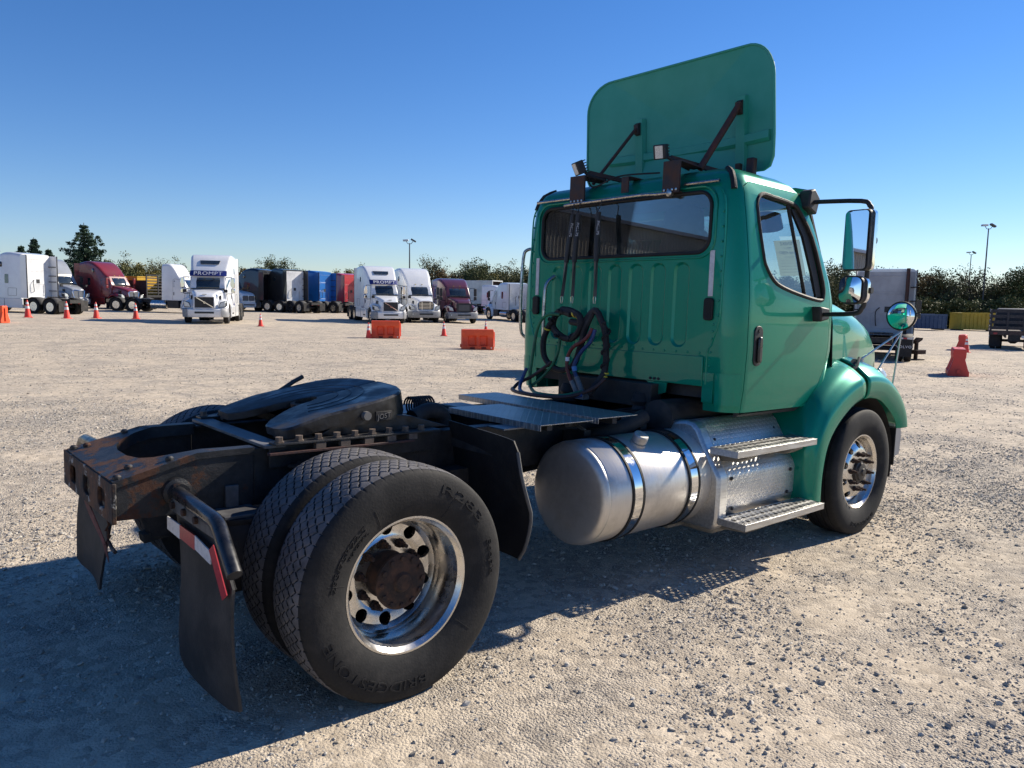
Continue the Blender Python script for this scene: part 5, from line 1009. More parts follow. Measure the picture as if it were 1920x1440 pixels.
    bp = pt('bumper', MB().loft([[(x+e, y, z) for x, z in ((6.1, .36), (6.40, .38), (6.46, .55), (6.44, .80), (6.30, .86), (6.1, .86))] for y, e in ((-1.20, -.42), (-1.12, -.20), (-.85, -.06), (-.4, 0), (.4, 0), (.85, -.06), (1.12, -.20), (1.20, -.42))]), bc, smooth=50, bevel=.01)
    pt('bumper_intake', MB().box(6.44, 6.475, -.50, .50, .58, .68), DARK, bp)
    for s in (-1, 1): pt('fog_lamp', MB().lathe([(0, .07), (.03, .07), (.035, 0)], (6.32, s*.92, .62), 'x', 14), LAMPW, bp); 
    if bc is P_WHITE:
        for s in (-1, 1): pt('bumper_corner', MB().loft([[(x+e, s*y, z) for x, z in ((6.12, .37), (6.43, .39), (6.49, .55), (6.46, .83), (6.30, .88), (6.12, .88))] for y, e in ((1.21, -.42), (1.13, -.20), (.90, -.05))]), P_GREYB, bp, smooth=50)
    if visor: 
        vz = pt('sun_visor', MB().loft([[(x, y*w, z) for x, z in ((4.60+e, 2.98), (4.82+e, 2.68), (4.84+e, 2.69), (4.64+e, 3.0))] for y, e, w in ((-1.0, -.14, 1), (-.7, -.02, 1), (0, .02, 1), (.7, -.02, 1), (1.0, -.14, 1))]), visor)
        if visor_text: pt('visor_lettering', place(text_mb(visor_text, .36, .008, spacing=1.12), lambda q: Vector((4.752-.59*q.y*1.0+.032+q.z, q.x*1.05, 2.835+q.y*.80))), TEXTW, vz)
    if skylight: pt('sky_light', MB().loft([[(x+.02, y, z), (x+.05, y, z)] for x, y, z in ()]) if False else MB().add([(3.98+.03, -.50, 3.40), (3.98+.03, .50, 3.40), (3.74+.03, .56, 3.61), (3.74+.03, -.56, 3.61), (3.9, -.5, 3.38), (3.9, .5, 3.38), (3.66, .56, 3.58), (3.66, -.56, 3.58)], [(0, 1, 2, 3), (7, 6, 5, 4), (0, 4, 5, 1), (1, 5, 6, 2), (2, 6, 7, 3), (3, 7, 4, 0)]), GLASSD)
    if stripe:
        for s in (-1, 1): pt('door_stripe', MB().add([(x, s*(sy(x, z)+.012), z) for x, z in ((3.2, 1.02), (3.75, 1.02), (4.0, 2.0), (3.7, 2.0))]+[(x, s*(sy(x, z)-.01), z) for x, z in ((3.2, 1.02), (3.75, 1.02), (4.0, 2.0), (3.7, 2.0))], [(0, 1, 2, 3), (7, 6, 5, 4), (0, 4, 5, 1), (1, 5, 6, 2), (2, 6, 7, 3), (3, 7, 4, 0)]), P_NAVY)
    # rear of the cab
    bw = pt('rear_wall', MB().prism(rrect(-1.12, 1.12, 1.02, roof[0][1]-.12, .06), 'yz', xb-.012, xb-.002), backcol or (WHITEB if rc is P_WHITE else rc))
    zt = roof[0][1]-.2
    for q in ((-.55, .55, 1.3, 1.95), (-.75, .75, 2.05, zt-.9), (-.9, .9, zt-.8, zt-.1)): pt('panel_press', MB().tube([(xb-.014, y, z) for y, z in rrect(*q, .08, 4)], .012, 5, True), backcol or (WHITEB if rc is P_WHITE else rc), bw)
    pt('rear_vent', MB().box(xb-.03, xb-.013, -.25, .0, 2.0, 2.25), DARK, bw); pt('hose_holder', MB().tube([(xb-.03, .3, 1.4), (xb-.15, .32, 1.5), (xb-.12, .35, 2.0), (xb-.03, .2, 2.2)], .02, 6, smooth=3), HOSE, bw); pt('grab_rail', MB().tube([(xb-.03, -.6, 1.2), (xb-.10, -.6, 1.25), (xb-.10, -.6, 1.9), (xb-.03, -.6, 1.95)], .016, 6), STEELR, bw)
    if stacks: pt('exhaust_stack', MB().tube([(xb-.2, -.85, 1.0), (xb-.2, -.85, zt+.22)], .075, 14), BROWNST)
    for s in (-1, 1): pt('frame_rail', MB().box(-1.6, 6.1, s*.43-.04, s*.43+.04, .74, 1.0), DIRTBLK)
    pt('rear_crossmember', MB().box(-1.6, -1.52, -.39, .39, .76, .98), DIRTBLK); pt('fifth_wheel', MB().prism([(.5, 0), (.42, .3), (.2, .45), (-.3, .45), (-.45, .3), (-.1, .06), (-.1, -.06), (-.45, -.3), (-.3, -.45), (.2, -.45), (.42, -.3)], 'xy', 1.08, 1.14), GREASE)
    pt('catwalk', MB().box(.9, 1.5, -.5, .5, 1.0, 1.03), MATS['dull_steel']); pt('axles', MB().lathe([(-.9, .08), (.9, .08)], (-.66 if tandem else 0, 0, .5), 'y', 10).lathe([(-.9, .08), (.9, .08)], (.66 if tandem else 0, 0, .5), 'y', 10), DIRTBLK)
    pt('under_body', MB().box(1.6, 6.0, -.60, .60, .55, .99), DIRTBLK)
    return t
tractor('white sleeper tractor with lettered navy sun visor, parked alone facing the cones', 384, 42.5, -9, P_WHITE, 'volvo', 6.3, grille='slash', visor=P_NAVY, visor_text='PROMPT', skylight=True, stripe=True)
tractor('white sleeper tractor with lettered navy sun visor behind an orange barrier', 731, 52, 16, P_WHITE, 'volvo', 6.3, grille='slash', visor=P_NAVY, visor_text='PROMPT', skylight=True, stripe=True)
tractor('white round-roofed sleeper tractor with chrome barred grille, beside the plum tractor', 797, 55, 17, P_WHITE, 'cascadia', 6.3, grille='bars', bumper=P_GREYB)
tractor('dark plum mid-roof tractor with black radiator opening and pale bumper', 868, 56.5, 18, P_PLUM, 'mid', 6.3, grille='open', bumper=P_GREYB, skirt=False, ext=False)
tractor('white sleeper tractor seen from behind with bare frame and tandem wheels, cones before it', 84, 51, -136, P_WHITE, 'cascadia', 1.0)
tractor('white sleeper tractor half out of view behind the bare-framed white one', -32, 60, -136, P_WHITE, 'cascadia', 1.0)
tractor('silver grey sleeper tractor with bright grille between white and maroon tractors', 138, 62, 36, P_SILVER, 'volvo', 5.6, grille='chrome')
tractor('maroon sleeper tractor with long hood and chrome grille', 240, 64, 41, P_MAROON, 'intl', 5.6, grille='chrome', bumper=DARK)
tractor('white day-cab tractor with tall roof fairing and chrome tank beside dark rack', 345, 60, 62, P_WHITE, 'day', 4.2, skirt=False, ext=False, grille='bars')
tractor('white low-cab truck with twin grilles and flat bumper, beside black tractor', 466, 70, 16, P_WHITE, 'low', 6.2, grille='twin', skirt=False, ext=False, bumper=WHITEB)
tractor('glossy black sleeper tractor seen from behind at an angle', 512, 71, -128, P_BLACK, 'intl', .9)
tractor('white-backed black-sided sleeper tractor seen from behind next to blue tractor', 559, 70.5, -142, P_BLACK, 'volvo', .9, backcol=WHITEB)
tractor('bright blue sleeper tractor seen from behind at an angle', 616, 74, -132, P_BLUE, 'cascadia', .9)
tractor('bright red sleeper tractor seen from behind, partly hidden by white tractor', 664, 77, -140, P_RED, 'intl', .9)
tractor('white tractor with red hood parked beyond the box trailer', 955, 86, 62, P_WHITE, 'mid', 5.0, hood=P_RED, skirt=False, ext=False)
tractor('white tractor seen from behind with large dark tandem tyres, beyond the barriers', 985, 66, -150, P_WHITE, 'mid', .4, skirt=False, ext=True)
tractor('white sleeper tractor seen squarely from behind with tall brown exhaust stack', 1648, 31.5, 178, P_WHITE, 'volvo', -1.2, flap_text='VOLVO', stacks=True, backcol=mat('shade_toned_back', (.42, .43, .45), (.33, .33, .35), .6, scale=1.5))  # back wall of a white cab; its shade is put into this grey
# black rack truck with yellow hoppers
P = at(281, 67)
rk = empty('rack_truck', (P.x, P.y, P.z), YAW-R_(90)+R_(-25), 'dark flatbed truck with slatted bulkhead and hoppers beside white day cab', 'truck')
ob('deck', MB().box(-3.2, 1.2, -1.2, 1.2, 1.05, 1.25), DARK, rk); bh = ob('bulkhead_frame', MB().box(1.12, 1.2, -1.2, -1.1, 1.25, 3.0).box(1.12, 1.2, 1.1, 1.2, 1.25, 3.0).box(1.12, 1.2, -1.1, 1.1, 2.9, 3.0).box(1.12, 1.2, -.05, .05, 1.25, 2.9), DARK, rk)
for k in range(6): ob('slat', MB().box(1.14, 1.18, -1.1, 1.1, 1.4+k*.25, 1.5+k*.25), DUST, bh)
ob('side_panel', MB().box(-3.2, 1.1, -1.2, -1.15, 1.25, 2.5).box(-3.2, 1.1, 1.15, 1.2, 1.25, 2.5), DARK, rk)
for s in (-1, 1):
    put_wheel(rk, -1.8, s*1.0, s, True, False); put_wheel(rk, -.6, s*1.0, s, True, False)
    ob('frame_rail', MB().box(-3.4, 2.4, s*.43-.05, s*.43+.05, .78, 1.04), DIRTBLK, rk)
P_YEL = mat('hopper_yellow', (.62, .36, .02), (.55, .30, .02), .5, scale=2)
for k, x in enumerate((-2.3, -.75)):
    h = ob('yellow_hopper', MB().loft([[(x+a*1.3*.5, b_*1.05, z) for a, b_ in ((-1*w, -1), (1*w, -1), (1*w, 1), (-1*w, 1))] for z, w in ((1.255, .8), (1.9, 1.0), (2.75, 1.0), (2.76, 1.04), (2.85, 1.04))]), P_YEL, None, bevel=.02); h.location = rk.location; h.rotation_euler = rk.rotation_euler
    tag(h, ('yellow steel hopper at the tail of the dark flatbed', 'yellow steel hopper next to the slatted bulkhead')[k], 'hopper', 'hoppers on the flatbed')
# box trailer with a brown end
P = at(930, 96); bt = empty('box_trailer', (P.x, P.y, P.z), YAW-R_(90)-R_(28), 'white box trailer with dark brown open end, behind plum tractor', 'trailer')
for s in (-1, 1): ob('side_wall', MB().box(-9, 0, s*1.27-.03, s*1.27+.03, 1.15, 4.0), mat('trailer_skin', (.60, .61, .61), (.46, .48, .49), .4, .55, scale=.9, metal=.2) if s < 0 else MATS['trailer_skin'], bt)
ob('roof', MB().box(-9, 0, -1.3, 1.3, 4.0, 4.06), WHITEB, bt); ob('floor', MB().box(-9, 0, -1.24, 1.24, 1.1, 1.2), DARK, bt); ob('end_panel', MB().box(-.35, -.30, -1.24, 1.24, 1.2, 4.0), mat('brown_ply', (.045, .02, .016), (.07, .032, .024), .8, scale=3), bt)
ob('end_frame', MB().box(-.02, .05, -1.32, -1.2, 1.05, 4.08).box(-.02, .05, 1.2, 1.32, 1.05, 4.08).box(-.02, .05, -1.2, 1.2, 3.95, 4.08).box(-.02, .05, -1.2, 1.2, 1.05, 1.2), WHITEB, bt)
for s in (-1, 1): ob('landing_leg', MB().box(-1.6, -1.45, s*.7-.07, s*.7+.07, .05, 1.1).box(-1.7, -1.35, s*.7-.12, s*.7+.12, 0, .05), DUST, bt)
for s in (-1, 1): put_wheel(bt, -7.2, s*1.05, s, True, False); put_wheel(bt, -8.3, s*1.05, s, True, False)
ob('side_skirt', MB().box(-6, -2.2, -1.28, -1.25, .35, 1.05), WHITEB, bt)
# stake-bed truck
P = at(1899, 44.5); sk = empty('stake_truck', (P.x, P.y, P.z), YAW-R_(31), 'dark stake-bed truck seen from behind by the yellow container', 'truck')
P_NB = mat('stake_black', (.016, .018, .024), (.035, .035, .04), .6, scale=6)
ob('deck', MB().box(-.0, 5.0, -1.25, 1.25, .95, 1.12), mat('deck_rust', (.05, .035, .03), (.10, .07, .06), .8, scale=6), sk); ob('tail_bar', MB().box(-.04, 0, -1.28, 1.28, .86, 1.10), MATS['deck_rust'], sk)
for k, z in enumerate((1.18, 1.52, 1.86, 2.18)): ob('stake_board', MB().box(0.0, .04, -1.24, 1.24, z, z+.17), P_NB, sk)
for y in (-1.2, -.42, .38, 1.2): ob('stake_post', MB().box(-.045, -.001, y-.05, y+.05, 1.12, 2.35), P_NB, sk)
for s in (-1, 1):
    for z in (1.18, 1.52, 1.86, 2.18): ob('stake_board', MB().box(.05, 4.9, s*1.22-.02, s*1.22+.02, z, z+.17), P_NB, sk)
    for x in (.5, 1.6, 2.7, 3.8, 4.8): ob('stake_post', MB().box(x, x+.08, s*1.18-.03, s*1.18+.03, 1.12, 2.3), P_NB, sk)
    put_wheel(sk, 1.3, s*1.02, s, True, False); put_wheel(sk, 6.2, s*1.0, s, False, True)
    ob('mud_flap', MB().box(.55, .57, s*.95-.28, s*.95+.28, .15, .95), FLAPD, sk); ob('frame_rail', MB().box(-.0, 7, s*.43-.04, s*.43+.04, .7, .94), DIRTBLK, sk); ob('tail_lamp', MB().box(-.06, -.041, s*.95-.1, s*.95+.1, .9, 1.0), REFR, sk)
ob('number_plate', MB().box(-.05, -.041, -.62, -.35, .70, .85), WHITEB, sk); ob('hitch', MB().box(-.1, .5, -.3, .3, .5, .86), DIRTBLK, sk)
ob('axle', MB().lathe([(-.9, .08), (-.25, .08), (-.12, .18), (.12, .18), (.25, .08), (.9, .08)], (1.3, 0, .5), 'y', 12), DIRTBLK, sk)
ob('cab', MB().loft([sect(5.2, 1.0, .85, .8, 2.35, .15), sect(6.0, 1.0, .85, .8, 2.4, .15), sect(6.5, 1.0, .9, .8, 1.7, .1), sect(7.4, .95, .8, .8, 1.5, .1)]), P_NB, sk)
# containers beyond the yard
def container(px, d, w_, dp, h, m_, label, rz=0):
    P = at(px, d); c = empty('roll_off_container', (P.x, P.y, P.z), YAW-R_(90)+rz, label, 'container')
    ob('body', MB().box(-w_/2, w_/2, 0, dp, .18, h), m_, c); ob('skids', MB().box(-w_/2+.1, -w_/2+.3, .1, dp-.1, 0, .18).box(w_/2-.3, w_/2-.1, .1, dp-.1, 0, .18), DARK, c)
    ob('rim', MB().box(-w_/2-.05, w_/2+.05, -.05, .0, h-.12, h+.03).box(-w_/2-.05, w_/2+.05, dp, dp+.05, h-.12, h+.03), m_, c)
    n = int(w_/.42)
    for k in range(n+1): ob('rib', MB().box(-w_/2+k*w_/n-.035, -w_/2+k*w_/n+.035, -.06, -.001, .2, h-.13), m_, c)
    for k in range(3): ob('rail', MB().box(-w_/2+.04, w_/2-.04, -.045, -.002, .45+k*(h-.6)/3, .51+k*(h-.6)/3), m_, c)
    return c
container(1720, 80, 5.6, 2.4, 1.65, mat('container_blue', (.025, .06, .14), (.05, .085, .16), .6, scale=1.5), 'dull blue roll-off container before the tree line')
container(1836, 84, 4.4, 2.4, 2.0, mat('container_yellow', (.42, .30, .03), (.34, .23, .02), .6, scale=1.5), 'yellow ribbed roll-off container beside the stake-bed truck')
# ------------------------------------------------------------------ cones and barriers
t = NT('cone_orange'); t.set(base=t.mix(t.noise(6, 4), (.80, .045, .03), (.72, .06, .03)), rough=.5); CONE = t.m
ORNG = mat('barrier_orange', (.88, .10, .025), (.78, .085, .025), .45, .55, scale=4); ORNR = mat('barrier_red', (.62, .05, .035), (.52, .05, .035), .5, scale=4)
CONEW = mat('cone_collar', (.78, .76, .74), (.62, .6, .58), .4, scale=14)
def cone_root():
    c = empty('traffic_cone'); r0, r1, h = .165, .028, .90; rad = lambda z: r0+(r1-r0)*(z-.03)/(h-.03)
    ob('cone_body', MB().lathe([(.03, r0), (.06, r0-.006), (h-.02, r1+.002), (h, r1-.006), (h, 0)], (0, 0, 0), 'z', 24), CONE, c, smooth=40)
    ob('base', MB().prism(rrect(-.21, .21, -.21, .21, .05, 3), 'xy', 0, .035), CONE, c, bevel=.006)
    for z0, z1 in ((.46, .60), (.68, .80)): ob('collar', MB().lathe([(z0, rad(z0)+.002), (z0, rad(z0)+.006), (z1, rad(z1)+.006), (z1, rad(z1)+.002)], (0, 0, 0), 'z', 24, closed=True), CONEW, c, smooth=40)
    return c
cr = cone_root()
for i, (px, d, sc, lab) in enumerate(((53, 44, 1.12, 'orange cone with two white collars on the gravel before the white tractor frame'), (126, 44.5, 1.12, 'orange cone with two white collars on the gravel before the white tractor frame'), (181, 45.5, 1.08, 'orange cone standing in the shadow of the lone white tractor'), (255, 46, 1.06, 'orange cone standing in the shadow of the lone white tractor'), (488, 42, .78, 'small orange cone standing alone on the gravel'), (690, 35, .80, 'small orange cone leaning beside an orange barrier'), (831, 38.5, .80, 'small orange cone before the round-roofed white tractor'), (909.5, 45, .72, 'small orange cone standing behind an orange barrier'), (1811, 40, .90, 'orange cone beside a red barrier by the stake-bed truck'))):
    c = cr if i == 0 else copy_tree(cr); P = at(px, d); c.location = P; c.rotation_euler = (0, 0, .4*i); c.scale = (sc,)*3; tag(c, lab, 'traffic cone', 'orange cones across the yard')
def barrier(px, d, rz, m_, label, sc=1.0):
    P = at(px, d); b_ = empty('water_barrier', P, rz, label, 'barrier', 'water-filled barriers'); b_.scale = (sc,)*3
    prof_ = [(.29, 0), (.29, .15), (.26, .19), (.195, .40), (.16, .52), (.165, .555), (.178, .59), (.182, .70), (.178, .81), (.15, .85)]
    full = [(y, z) for y, z in prof_]+[(-y, z) for y, z in prof_[::-1]]; narrow = [(y*.36 if .18 < z < .57 else y*(.93 if z < .18 else 1), z) for y, z in prof_]; narrow = narrow+[(-y, z) for y, z in narrow[::-1]]
    L = []
    for x, k in ((-.66, 'f'), (-.42, 'f'), (-.36, 'n'), (-.12, 'n'), (-.06, 'f'), (.06, 'f'), (.12, 'n'), (.36, 'n'), (.42, 'f'), (.66, 'f')): L.append([(x, y, z) for y, z in (full if k == 'f' else narrow)])
    L = [[(x*1.0-.02, y*.94, z*.985) for x, y, z in L[0]]]+L+[[(x+.02, y*.94, z*.985) for x, y, z in L[-1]]]
    ob('shell', MB().loft(L), m_, b_, smooth=28, bevel=.012)
    ob('connector', MB().box(.66, .74, -.05, .05, .10, .74).box(-.74, -.66, -.05, .05, .10, .22), m_, b_, bevel=.01); ob('fill_cap', MB().lathe([(.845, .035), (.86, .035), (.86, 0)], (0, 0, 0), 'z', 14), m_, b_)
    for x in (-.24, .24): ob('fork_slot', MB().box(x-.10, x+.10, -.287, -.281, .03, .11), mat('slot_dark', (.16, .02, .01), None, .7) if 'slot_dark' not in MATS else MATS['slot_dark'], b_)
    ob('drain_plug', MB().lathe([(0, .03), (-.02, .03), (-.02, 0)], (.56, -.285, .08), 'y', 12), CONEW, b_); return b_
base = YAW-R_(90)
barrier(-12, 38, base+R_(-8), ORNG, 'orange barrier at the frame edge before the first cone')
barrier(722, 35.5, base+R_(12), ORNG, 'orange barrier in front of the visored white tractor', .96)
barrier(894, 30, base+R_(10), ORNG, 'orange barrier in front of the plum tractor', .93)
barrier(1797, 25.2, base+R_(63), ORNR, 'faded red barrier seen end-on alone on the gravel', 1.05)
barrier(1803, 43, base+R_(56), ORNR, 'faded red barrier seen end-on next to a cone')

P = at(1717, 33); hs_ = empty('steel_stand', P, YAW-R_(60), 'rusty steel bracket stand beside the tractor with the brown stack', 'steel stand')
ob('foot_plate', MB().box(-.32, .32, -.22, .22, 0, .04), RUST, hs_); ob('post', MB().box(-.06, .06, -.06, .06, .04, .78), RUST, hs_, bevel=.005); ob('head', MB().prism([(-.10, .70), (.30, .86), (.34, .96), (.05, .98), (-.14, .84)], 'xz', -.08, .08), RUST, hs_, bevel=.01); ob('shelf', MB().box(-.20, .42, -.20, .20, .26, .44), RUST, hs_, bevel=.01)
# ------------------------------------------------------------------ light poles
def pole(px, d, h, label, lean=0):
    P = at(px, d); p_ = empty('light_pole', P, YAW-R_(90), label, 'light pole')
    ob('pole', MB().tube([(0, 0, 0), (0, 0, h*.5), (0, 0, h)], [.12, .095, .07], 12), mat('pole_grey', (.07, .075, .08), (.11, .11, .115), .5, scale=2) if 'pole_grey' not in MATS else MATS['pole_grey'], p_)
    ob('base_plate', MB().lathe([(0, .3), (.25, .3), (.27, .18)], (0, 0, 0), 'z', 16), WHITEB, p_)
    for s, tl in ((-1, .05), (1, .5)):
        a = ob('arm', MB().tube([(0, 0, h-.1), (s*.25, 0, h-.05), (s*.45, 0, h+.25)], .04, 8), MATS['pole_grey'], p_)
        ob('flood_lamp', place(MB().box(-.36, .36, -.22, .22, -.10, .14), lambda q: Matrix.Rotation(s*tl, 3, 'Y') @ q+Vector((s*.52, 0, h+.36))), MATS['pole_grey'] if s > 0 else WHITEB, a, bevel=.03)
pole(767, 105, 8.9, 'tall twin-lamp light pole behind the visored white tractor')
pole(1834, 98, 12.6, 'tall twin-lamp light pole behind the yellow container')
pole(1806, 150, 12.8, 'distant twin-lamp light pole among the trees')
# ------------------------------------------------------------------ trees
def leafmat(name, a, b):
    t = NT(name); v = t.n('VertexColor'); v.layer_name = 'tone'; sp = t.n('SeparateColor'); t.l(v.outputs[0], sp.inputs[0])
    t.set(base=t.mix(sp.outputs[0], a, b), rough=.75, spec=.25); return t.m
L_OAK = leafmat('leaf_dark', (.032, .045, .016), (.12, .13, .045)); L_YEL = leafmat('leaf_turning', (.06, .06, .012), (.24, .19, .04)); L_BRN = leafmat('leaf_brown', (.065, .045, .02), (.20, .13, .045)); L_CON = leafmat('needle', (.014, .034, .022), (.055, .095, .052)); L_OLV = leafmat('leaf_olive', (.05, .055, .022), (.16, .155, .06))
BARK = mat('bark', (.06, .05, .042), (.12, .10, .085), .9, scale=3)
def leaves(C, n, size, spread):
    """n leaf faces around each clump centre"""
    C = np.asarray(C); k = np.repeat(np.arange(len(C)), n); N = len(k)
    g = rng.standard_normal((N, 3)); g /= np.linalg.norm(g, axis=1)[:, None]; p = C[k, :3]+g*(rng.random(N)**.45*C[k, 3]*spread)[:, None]*np.array([1, 1, .8])
    a = rng.standard_normal((N, 3)); a /= np.linalg.norm(a, axis=1)[:, None]; b = np.cross(a, rng.standard_normal((N, 3))); b /= np.linalg.norm(b, axis=1)[:, None]
    s = size*(.6+.8*rng.random(N))[:, None]; V = np.stack([p-a*s, p+b*s*.6, p+a*s, p-b*s*.6], 1).reshape(-1, 3); F = np.arange(N*4).reshape(-1, 4)
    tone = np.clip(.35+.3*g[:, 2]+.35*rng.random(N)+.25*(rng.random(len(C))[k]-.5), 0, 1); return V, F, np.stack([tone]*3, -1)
def crown_mesh(kind, h, w):
    cl = []; limbs = MB()
    if kind == 'conifer':
        limbs.tube([(0, 0, 0), (0, 0, h*.5), (0, 0, h*.98)], [.22, .14, .03], 8); z = h*.12
        while z < h*.97:
            k = (1-z/h); r = w*.5*(k**.8)*(.6+.7*rng.random()); n = 7 if k > .3 else 5
            for j in range(n):
                a = 6.283*(j/n)+rng.random()*.9; rr = r*(.65+.5*rng.random()); e = Vector((rr*math.cos(a), rr*math.sin(a), z+rr*.12)); limbs.tube([(0, 0, z), e], [.04, .012], 4)
                for q in np.linspace(.25, 1, max(2, int(rr/.45))): cl.append((e.x*q, e.y*q, z+rr*.12*q-.05, .22+.30*k))
            z += h*.045
        V, F, T = leaves(cl, 44, .11, 1.0)
    else:
        tr = [(0, 0, 0), (w*.02, 0, h*.25), (-w*.02, w*.01, h*.5), (0, 0, h*.8)]; limbs.tube(tr, [.20, .16, .11, .03], 8)
        nb = 44 if kind != 'bare' else 46
        for j in range(nb):
            t_ = .22+.72*rng.random(); a = rng.random()*6.283; z = h*t_; r = w*.5*math.sqrt(max(.05, 1-((t_-.52)/.52)**2))*(.55+.55*rng.random()); e = Vector((r*math.cos(a), r*math.sin(a), min(h*1.02, z+h*.13*rng.random())))
            s_ = Vector((0, 0, z*.72)); m_ = s_.lerp(e, .5)+Vector((0, 0, h*.05)); limbs.tube([s_, m_, e], [.06, .04, .012], 5)
            for q in (.5, .75, 1.0): c_ = s_.lerp(e, q) if q < 1 else e; cl.append((c_.x+rng.normal()*.2, c_.y+rng.normal()*.2, c_.z+.1+rng.normal()*.2, (.55+.5*rng.random())*w/6))
            if kind == 'bare':
                for i in range(5): limbs.tube([m_.lerp(e, .3+.7*rng.random()), e+Vector(rng.normal(0, .5, 3))], [.016, .006], 3)
        for j in range(10): a = rng.random()*6.283; cl.append((w*.3*math.cos(a)*rng.random(), w*.3*math.sin(a)*rng.random(), h*(.5+.4*rng.random()), .9*w/6))
        V, F, T = leaves(cl, 52 if kind != 'bare' else 20, .125, 1.15)
    me = np_mesh('crown', V, F, False); face_colors(me, T, 4); return me, limbs.mesh('trunk')
TREES = {}
for k, (kind, h, w, m_) in {'conifer': ('conifer', 9.5, 7.0, L_CON), 'spruce': ('conifer', 7.5, 3.4, L_CON), 'oak': ('leafy', 7.5, 7.0, L_OAK), 'oak2': ('leafy', 6.8, 6.2, L_OLV), 'turning': ('leafy', 6.5, 5.2, L_YEL), 'brown': ('leafy', 6.2, 5.5, L_BRN), 'bare': ('bare', 7.0, 6.0, L_OLV), 'bush': ('leafy', 3.2, 4.5, L_OAK)}.items():
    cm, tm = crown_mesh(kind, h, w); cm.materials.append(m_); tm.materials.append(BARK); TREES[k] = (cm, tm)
def tree(kind, px, d, sc, label, group):
    P = at(px, d); t = empty('pine_tree' if kind in ('conifer', 'spruce') else ('shrub' if kind == 'bush' else 'tree'), (P.x, P.y, P.z-.05), rng.random()*6.28, label, 'shrub' if kind == 'bush' else 'tree', group); v_ = .86+.30*rng.random() if kind not in ('conifer', 'spruce') else 1; t.scale = (sc*(.9+.25*rng.random()), sc*(.9+.25*rng.random()), sc*v_)
    for n, me in zip(('crown', 'trunk'), TREES[kind]): o = bpy.data.objects.new(n, me); COL.objects.link(o); o.parent = t
tree('conifer', 166, 92, 1.0, 'broad dark pine rising behind the maroon tractor', None)
tree('spruce', 72, 90, 1.0, 'narrow dark conifer behind the white tractor frame', 'conifers beyond the yard'); tree('spruce', 48, 96, .92, 'narrow dark conifer behind the white tractor frame', 'conifers beyond the yard'); tree('spruce', 98, 94, .86, 'narrow dark conifer behind the white tractor frame', 'conifers beyond the yard'); tree('conifer', -20, 95, .85, 'dark pine at the frame edge behind the white tractors', None)
GL = 'broadleaf trees along the far edge of the yard'
for px, d, sc, k in ((222, 105, .78, 'oak2'), (248, 108, .80, 'turning'), (275, 112, .74, 'turning'), (300, 115, .72, 'bare'), (330, 118, .75, 'oak2'), (455, 110, .72, 'brown'), (480, 118, .8, 'oak2'), (500, 108, .76, 'turning'), (522, 110, .78, 'oak'), (560, 115, .7, 'oak2'), (600, 118, .7, 'turning'), (645, 108, .82, 'turning'), (690, 118, .72, 'oak2'), (740, 122, .72, 'oak'), (808, 118, .92, 'bare'), (826, 114, .86, 'brown'), (846, 110, .84, 'brown'), (866, 122, .86, 'oak2'), (884, 112, .98, 'oak'), (902, 106, .84, 'oak'), (918, 118, .92, 'oak'), (938, 110, .86, 'turning'), (955, 106, .80, 'oak2'), (972, 114, .92, 'oak2'), (990, 110, .88, 'oak'), (1004, 118, .8, 'oak')):
    tree(k, px, d, sc, {'oak': 'dark green leafy tree along the far edge of the yard', 'oak2': 'olive green leafy tree along the far edge of the yard', 'turning': 'yellowing leafy tree along the far edge of the yard', 'brown': 'brown-leaved tree along the far edge of the yard', 'bare': 'thin half-bare tree along the far edge of the yard'}[k], GL)
kk = ('oak', 'oak2', 'brown', 'oak', 'turning', 'oak2')
for i, px in enumerate(list(range(1010, 1560, 21))+list(range(-420, -30, 45))):
    k = kk[(i*7) % 6]; tree(k, px+9*math.sin(i*2.1), 108+9*math.sin(i*1.7), .82+.1*math.sin(i*3.3), {'oak': 'dark green leafy tree along the far edge of the yard', 'oak2': 'olive green leafy tree along the far edge of the yard', 'turning': 'yellowing leafy tree along the far edge of the yard', 'brown': 'brown-leaved tree along the far edge of the yard'}[k], GL)
GR = 'trees behind the containers'
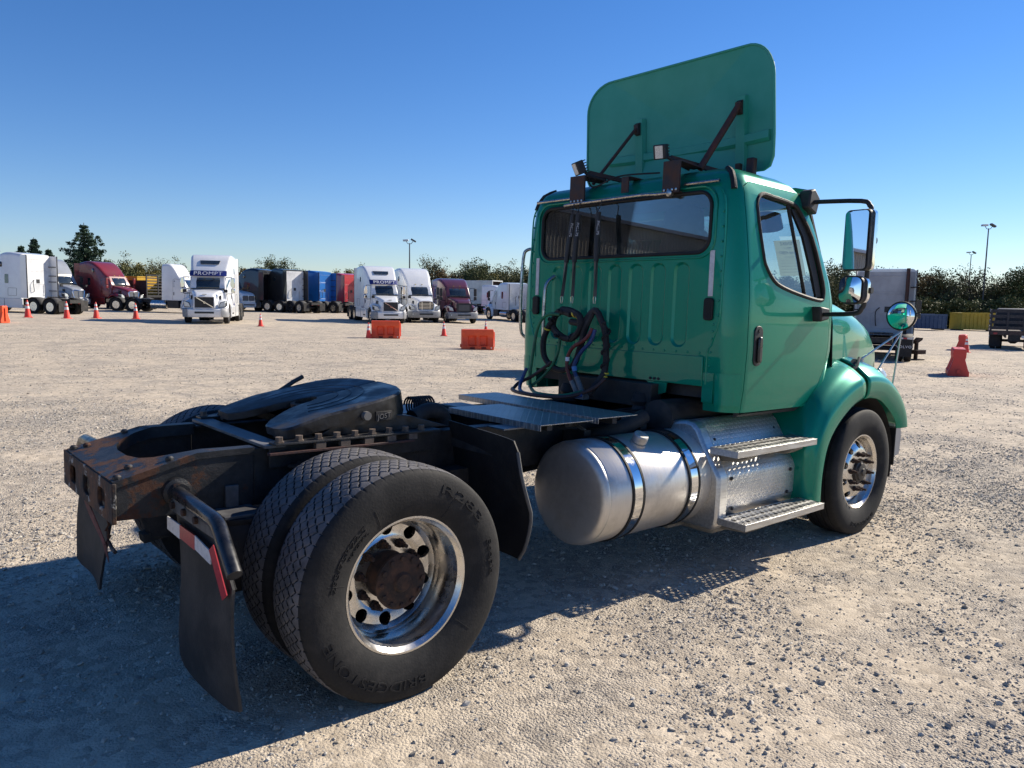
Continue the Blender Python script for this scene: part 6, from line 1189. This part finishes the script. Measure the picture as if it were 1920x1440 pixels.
for px, d, sc, k in ((1560, 112, .95, 'oak'), (1600, 108, .9, 'oak2'), (1640, 110, .9, 'oak'), (1680, 104, .92, 'oak2'), (1705, 100, .95, 'brown'), (1732, 102, .92, 'bare'), (1748, 100, .80, 'oak'), (1768, 98, 1.02, 'bare'), (1785, 104, .95, 'brown'), (1808, 100, .98, 'bare'), (1826, 104, .86, 'oak2'), (1850, 100, .84, 'oak2'), (1872, 102, .88, 'bare'), (1893, 100, .82, 'oak'), (1915, 96, .90, 'oak'), (1945, 100, .95, 'oak2'), (1985, 101, .9, 'bare'), (2030, 104, .95, 'oak'), (2080, 102, .9, 'oak2'), (2140, 104, .95, 'oak'), (2210, 104, .9, 'oak2'), (2290, 104, .95, 'oak')):
    tree(k, px, d, sc, {'oak': 'dense dark tree in the belt behind the containers', 'oak2': 'olive tree in the belt behind the containers', 'brown': 'brown-leaved tree in the belt behind the containers', 'bare': 'thin-crowned tree with fine twigs in the belt behind the containers'}[k], GR)
for px, d, sc in ((1715, 92, 1.0), (1745, 93, .9), (1775, 95, 1.0), (1805, 92, .9), (1840, 95, 1.1), (1875, 93, 1.0), (1905, 92, .95), (1690, 95, 1), (1650, 95, 1)): tree('bush', px, d, sc, 'low dark shrub at the foot of the tree belt', GR)
for px in range(200, 1560, 34): tree('bush', px, 101+3*math.sin(px), 1.0, 'low dark shrub along the far edge of the yard', GL)
# ------------------------------------------------------------------ what stands out of frame but shows in glass, chrome and shadow
mb_ = empty('metal_building', (-60, 29, float(ground_z(-60, 29))), 0, 'long low ribbed metal building mirrored in the rear window', 'building')
wl = ob('wall', MB().box(-45, 45, 0, 12, -1, 6.6), mat('siding', (.34, .33, .31), (.28, .27, .26), .5, scale=.5), mb_)
ob('roof', MB().prism([(-.4, 6.6), (12.4, 6.6), (6, 8.2)], 'yz', -45.5, 45.5), mat('roof_sheet', (.10, .10, .11), (.14, .14, .15), .5, scale=.5), mb_)
b = MB()
for k in range(300): b.box(-45+k*.3, -44.93+k*.3, -.05, -.001, -1, 6.58)
ob('siding_ribs', b, MATS['siding'], wl, kind='stuff')
P = at(1185, 20.5)
pk = empty('pickup_truck', P, YAW-R_(90)-R_(8), 'dark pickup standing behind the green cab, its shadow showing', 'pickup')
ob('body', MB().loft([sect(x, .95, w_, .42, z, .12) for x, w_, z in ((-2.7, .90, 1.12), (-.75, .90, 1.15), (-.72, .74, 1.85), (.55, .74, 1.88), (1.05, .88, 1.22), (2.3, .86, 1.12), (2.6, .80, .95))]), P_BLACK, pk, smooth=35)
for s in (-1, 1):
    for x in (-1.7, 1.7): w_ = put_wheel(pk, x, s*.86, s, False, True); w_.scale = (.76,)*3; w_.location.z = .38
    ob('side_window', MB().add([(x, s*y, z) for x, y, z in ((-.6, .86, 1.22), (.85, .885, 1.25), (.5, .78, 1.75), (-.6, .775, 1.75))], [(0, 1, 2, 3)]), GLASSD, pk, solid=.03)
